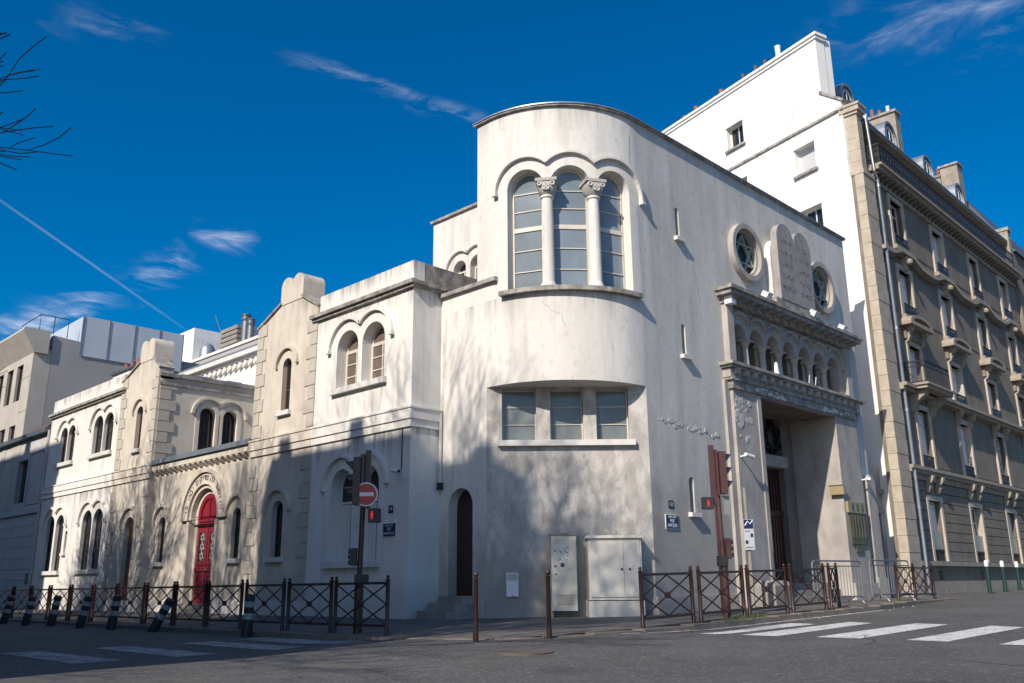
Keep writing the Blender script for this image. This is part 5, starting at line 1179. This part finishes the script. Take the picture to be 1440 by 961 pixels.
for z in (2.55, 2.80, 3.05):
    v = MB()
    n_ = 14
    for k in range(n_):
        a0, a1 = math.radians(-20 + 220 * k / n_), math.radians(-20 + 220 * (k + 1) / n_)
        P = lambda a, x, r: F1(x, r * math.cos(a), z + r * math.sin(a))
        i = len(v.v); v.v += [P(a0, -.17, .115), P(a1, -.17, .115), P(a1, -.36 + .10 * (1 - math.sin(a1)), .105), P(a0, -.36 + .10 * (1 - math.sin(a0)), .105)]; v.f.append([i, i + 1, i + 2, i + 3])
    obj('visor', v, 'plastic', sh, smooth=True); obj('lens', MB().tube([F1(-.175, 0, z), F1(-.19, 0, z)], .10, 14), 'glass', sh)
ph = obj('pedestrian_signal', MB(F1).box(.14, .36, -.08, .10, 1.99, 2.25), 'black', t, label='black pedestrian signal box showing a red figure')
fg = MB(F1).box(.19, .206, .10, .105, 2.05, 2.10).box(.214, .23, .10, .105, 2.05, 2.10).box(.188, .232, .10, .105, 2.10, 2.17)
fg.prism(circ(.21, 2.188, .016, 10), .10, .105); obj('red_figure', fg, 'lampred', ph)
rp = MB(F1).box(-.17, -.06, -.06, .06, 1.20, 1.52)
obj('repeater_signal', rp, 'black', t)
rv = MB()
for z in (1.26, 1.36, 1.46): rv.tube([F1(-.17, 0, z), F1(-.22, 0, z)], .045, 10)
obj('repeater_visor', rv, 'plastic', t)
sg = thing('no_entry_sign', 'round red no entry sign with a white bar on the left traffic light pole', 'road sign', F1(.12, .12, 2.5))
obj('rim', MB().tube([F1(.09, .10, 2.51), F1(.09, .125, 2.51)], .226, 32), 'plate', sg, smooth=True); obj('disc', MB().tube([F1(.09, .12, 2.51), F1(.09, .130, 2.51)], .202, 32), 'signred', sg, smooth=True)
obj('bar', MB(F1).box(-.06, .24, .13, .135, 2.475, 2.545), 'plate', sg); obj('bracket', MB(F1).box(.08, .16, .0, .10, 2.48, 2.54), 'steel', sg)
b1 = (16.06, 9.99, .18); F2 = local(b1, CA)
t = thing('traffic_light', 'tall red brown traffic light on the right pavement with lamps facing right', 'traffic light', b1)
obj('pole', MB().tube([F2(0, 0, -.1), F2(0, 0, 1.1)], .075, 12).tube([F2(0, 0, 1.08), F2(-.03, 0, 2.5)], .05, 12), 'signalbrown', t, smooth=True)
obj('clamp', MB(F2).box(-.12, .07, -.08, .10, 1.0, 1.2), 'black', t)
obj('mast', MB(F2).box(-.16, -.06, -.05, .05, 2.2, 3.44), 'signalbrown', t)
sh = obj('signal_head', MB(F2).box(.02, .16, -.15, .15, 2.44, 3.30).box(-.05, .0, -.10, .10, 2.40, 3.34), 'signalbrown', t)
for z in (2.60, 2.88, 3.15):
    v = MB(); n_ = 14
    for k in range(n_):
        a0, a1 = math.radians(-20 + 220 * k / n_), math.radians(-20 + 220 * (k + 1) / n_)
        P = lambda a, x, r: F2(x, r * math.cos(a), z + r * math.sin(a))
        i = len(v.v); v.v += [P(a0, .16, .115), P(a1, .16, .115), P(a1, .30 - .08 * (1 - math.sin(a1)), .105), P(a0, .30 - .08 * (1 - math.sin(a0)), .105)]; v.f.append([i, i + 1, i + 2, i + 3])
    obj('visor', v, 'plastic', sh, smooth=True); obj('lens', MB().tube([F2(.165, 0, z), F2(.175, 0, z)], .10, 14), 'glass', sh)
obj('back_plate', MB(F2).box(.07, .20, -.01, .01, 2.02, 2.40), 'wire', t)
ph = obj('pedestrian_signal', MB(F2).box(-.36, -.14, -.08, .10, 2.13, 2.37), 'black', t, label='black pedestrian signal box glowing red')
fg = MB(F2).box(-.27, -.254, .10, .105, 2.18, 2.22).box(-.246, -.23, .10, .105, 2.18, 2.22).box(-.272, -.228, .10, .105, 2.22, 2.28); fg.prism(circ(-.25, 2.298, .016, 10), .10, .105); obj('red_figure', fg, 'lampred', ph)
obj('repeater_signal', MB(F2).box(.06, .16, -.06, .06, 1.14, 1.55), 'signalbrown', t)
rv = MB()
for z in (1.22, 1.35, 1.48): rv.tube([F2(.16, 0, z), F2(.21, 0, z)], .045, 10)
obj('repeater_visor', rv, 'plastic', t)
b2 = (17.2, 10.75, sw(17.2, 10.75)); F3 = local(b2, CA)
t = thing('signal_post', 'slim brown post standing just behind the right traffic light', 'post', b2)
obj('shaft', MB(F3).box(-.06, .06, -.05, .05, -.1, 3.05), 'signalbrown', t); obj('cap', MB(F3).box(-.065, .065, -.055, .055, 3.05, 3.08), 'black', t)
b3 = (19.6, 11.45, sw(19.6, 11.45)); F4 = local(b3, CA)
t = thing('information_sign', 'narrow white and blue information panel on a post beside the portal', 'sign', b3)
obj('post', MB().tube([F4(0, .0, -.1), F4(-.02, 0, 2.85)], .045, 10), 'concrete', t, smooth=True)
pn = obj('panel', MB(F4).box(-.13, .115, .05, .075, 1.36, 2.08), 'panelgrey', t)
obj('blue_band', MB(F4).box(-.12, .105, .075, .08, 1.86, 2.07), 'blue', pn)
obj('pictogram', MB(F4).box(.03, .09, .075, .08, 1.66, 1.74).box(-.10, -.04, .075, .08, 1.50, 1.58).box(-.10, .08, .075, .078, 1.41, 1.425).box(-.10, .02, .075, .078, 1.79, 1.805), 'bluedark', pn)
obj('logo_stroke', MB(F4).sweep([(-.10, 1.93), (-.02, 2.04), (.03, 1.97), (.10, 2.06)], .025, .08, .083), 'plate', pn)
# steel crowd barriers
def crowd(loc, rz, label):
    t = thing('crowd_barrier', label, 'barrier', loc, rz, 'steel crowd barriers', world=False)
    L, h, r = 2.0, 1.08, .10
    p = [(0, 0, .16)] + [(0, 0, h - r)] + [(r - r * math.cos(PI / 2 * i / 4), 0, h - r + r * math.sin(PI / 2 * i / 4)) for i in range(1, 5)] + [(L - r + r * math.sin(PI / 2 * i / 4), 0, h - r + r * math.cos(PI / 2 * i / 4)) for i in range(0, 5)] + [(L, 0, .16)]
    obj('frame', MB().tube(p, .022, 8).tube([(0, 0, .18), (L, 0, .18)], .018, 8).tube([(0, 0, .95), (L, 0, .95)], .014, 8), 'steel', t, smooth=True)
    for k in range(15): obj('bar', MB().tube([(.13 + k * .124, 0, .18), (.13 + k * .124, 0, .95)], .009, 6), 'steel', t)
    for x in (.35, L - .35): obj('foot', MB().tube([(x, -.28, 0), (x, -.22, .06), (x, 0, .18), (x, .22, .06), (x, .28, 0)], .018, 6), 'steel', t)
    return t
crowd((22.0, 11.1, sw(22, 11.1)), math.atan2(-.5, 2.6), 'galvanised steel crowd barrier in front of the memorial plaque')
crowd((24.6, 10.75, sw(24.6, 10.75)), math.atan2(-.3, 2.2), 'galvanised steel crowd barrier near the stone house corner')
t = thing('concrete_block', 'low chamfered concrete block at the foot of the portal left pier', 'block', (20.85, 11.6, sw(20.85, 11.6)), 0, world=False)
bb = MB(); bb.prismz([(-.45, -.3), (.45, -.3), (.45, .3), (-.45, .3)], 0, .5)
obj('body', bb, 'concrete', t); tp = MB(); i0 = [tp.pt(*p) for p in ((-.45, -.3, .5), (.45, -.3, .5), (.45, .3, .5), (-.45, .3, .5))]; i1 = [tp.pt(*p) for p in ((-.32, -.2, .62), (.32, -.2, .62), (.32, .2, .62), (-.32, .2, .62))]
tp.f += [i1] + [[i0[k], i0[(k + 1) % 4], i1[(k + 1) % 4], i1[k]] for k in range(4)]; obj('chamfered_top', tp, 'concrete', t)
# weeds at the barrier feet
mb = MB()
for cx_, cy_ in ((16.35, 9.62), (16.0, 9.6), (15.5, 9.58), (16.7, 9.62), (25.1, 10.2)):
    for k in range(60):
        x, y = cx_ + rnd.gauss(0, .12), cy_ + rnd.gauss(0, .04); z = sw(x, y); a = rnd.uniform(0, 2 * PI); h = rnd.uniform(.03, .10)
        mb.v += [(x, y, z), (x + .012 * math.cos(a), y + .012 * math.sin(a), z), (x + rnd.gauss(0, .03), y + rnd.gauss(0, .03), z + h)]; n = len(mb.v); mb.f.append([n - 3, n - 2, n - 1])
o = obj('weeds', mb, 'grass'); tag(o, 'green weeds growing along the kerb at the barrier feet', 'weeds', kind='stuff')
mb = MB()
for k in range(45):
    x = rnd.uniform(15, 28); y = 9.3 + max(0, x - 22) * .12 + rnd.gauss(0, .06); z = road(x, y) + .006; a = rnd.uniform(0, 6.3); r = rnd.uniform(.015, .05)
    mb.v += [(x + r * math.cos(a + i * 2.1), y + r * math.sin(a + i * 2.1), z + .01 * (i == 0)) for i in range(3)]; n = len(mb.v); mb.f.append([n - 3, n - 2, n - 1])
o = obj('litter', mb, 'paint'); tag(o, 'scraps of pale litter along the right hand gutter', 'litter', kind='stuff')

# ------------------------------------------------------------------ bare street trees
def tree(x, y, h, seed, label, dense=1.0, spread=1.0, rmin=.011):
    r = random.Random(seed); t = thing('bare_tree', label, 'tree', (x, y, road(x, y)), 0, None, world=True)
    tr, cr = MB(), MB()
    def branch(p, d, L, rad, lev):
        n = 4 if lev < 3 else 3; pts = [p]; rr = [rad]
        for k in range(n):
            d = (d + Vector((r.gauss(0, .10), r.gauss(0, .10), r.gauss(.05, .07)))).normalized(); pts.append(pts[-1] + d * (L / n)); rr.append(max(rmin, rad * (1 - .45 * (k + 1) / n)))
        (tr if lev == 0 else cr).tube(pts, rr, 8 if lev < 2 else (5 if lev < 3 else 3), cap=False)
        if lev >= 5: return
        m = {0: 8, 1: 6, 2: 5, 3: 4, 4: 3}[lev]
        for k in range(m):
            f = .35 + .65 * (k + 1) / m; i = min(len(pts) - 2, int(f * n)); q0 = pts[i].lerp(pts[i + 1], f * n - i) if i < n else pts[-1]
            a = r.uniform(0, 2 * PI); o1 = d.orthogonal().normalized(); o2 = d.cross(o1); sp = r.uniform(.45, 1.0) * spread
            nd = (d + (o1 * math.cos(a) + o2 * math.sin(a)) * sp).normalized()
            if nd.z < -.1: nd.z = .05; nd.normalize()
            branch(q0, nd, L * r.uniform(.52, .72), rr[min(n, i + 1)] * r.uniform(.55, .75), lev + 1)
        branch(pts[-1], d, L * .6, rr[-1] * .9, lev + 1)
    branch(Vector((x, y, road(x, y) - .1)), Vector((0, 0, 1)), h * .42, h * .019, 0)
    obj('trunk', tr, 'bark', t, smooth=True); obj('crown', cr, 'bark', t)
    return t
tree(-1.75, 10.7, 18.0, 11, 'bare tree whose twigs reach in at the upper left frame edge', spread=1.1, rmin=.0095)
tree(-1.0, 22.4, 17.5, 5, 'bare tree across the left hand street, opposite the red door')
tree(-1.2, 31.0, 15.0, 23, 'bare tree further along the left hand street')

# ------------------------------------------------------------------ give every separate piece an object of its own
def islands(me, mg=.012):
    p = list(range(len(me.vertices)))
    def f(x):
        while p[x] != x: p[x] = p[p[x]]; x = p[x]
        return x
    for e in me.edges: p[f(e.vertices[0])] = f(e.vertices[1])
    g = {}
    for i in range(len(p)): g.setdefault(f(i), []).append(i)
    ks = list(g); bb = []
    for k in ks:
        c = [me.vertices[i].co for i in g[k]]; bb.append([min(v[j] for v in c) - mg for j in range(3)] + [max(v[j] for v in c) + mg for j in range(3)])
    qn = list(range(len(ks)))
    def h(x):
        while qn[x] != x: x = qn[x]
        return x
    for i in range(len(ks)):
        for j in range(i):
            if all(bb[i][k] <= bb[j][k + 3] and bb[j][k] <= bb[i][k + 3] for k in range(3)): qn[h(i)] = h(j)
    out = {}
    for i, k in enumerate(ks): out.setdefault(h(i), set()).update(g[k])
    return list(out.values())
SPLIT = {'balcony', 'cornice', 'door_batten', 'door_jamb', 'door_panel', 'emblem', 'gable_coping', 'lintel', 'lock', 'mullion', 'pane', 'panel_joint', 'panel_moulding', 'pier', 'pilaster_strip', 'plinth',
         'porch_wall', 'relief', 'repeater_visor', 'roof', 'shutter', 'side_wall', 'star_stud', 'terrace_post', 'crossing_stripes', 'pictogram', 'door_moulding', 'glazing_bar'}
for o in list(bpy.data.objects):
    if o.type != 'MESH' or o.name.split('.')[0] not in SPLIT or o.data.users > 1: continue
    isl = islands(o.data)
    base = o.name.split('.')[0]
    if base == 'crossing_stripes': base = o.name = 'crossing_stripe'
    if len(isl) < 2: continue
    src = o.data
    for k, vsx in enumerate(isl):
        bm = bmesh.new(); bm.from_mesh(src); bm.verts.ensure_lookup_table(); bmesh.ops.delete(bm, geom=[v for v in bm.verts if v.index not in vsx], context='VERTS')
        me = bpy.data.meshes.new(base); bm.to_mesh(me); bm.free()
        for m_ in src.materials: me.materials.append(m_)
        if k == 0: o.data = me
        else:
            c = o.copy(); c.data = me; C.objects.link(c); c.name = base
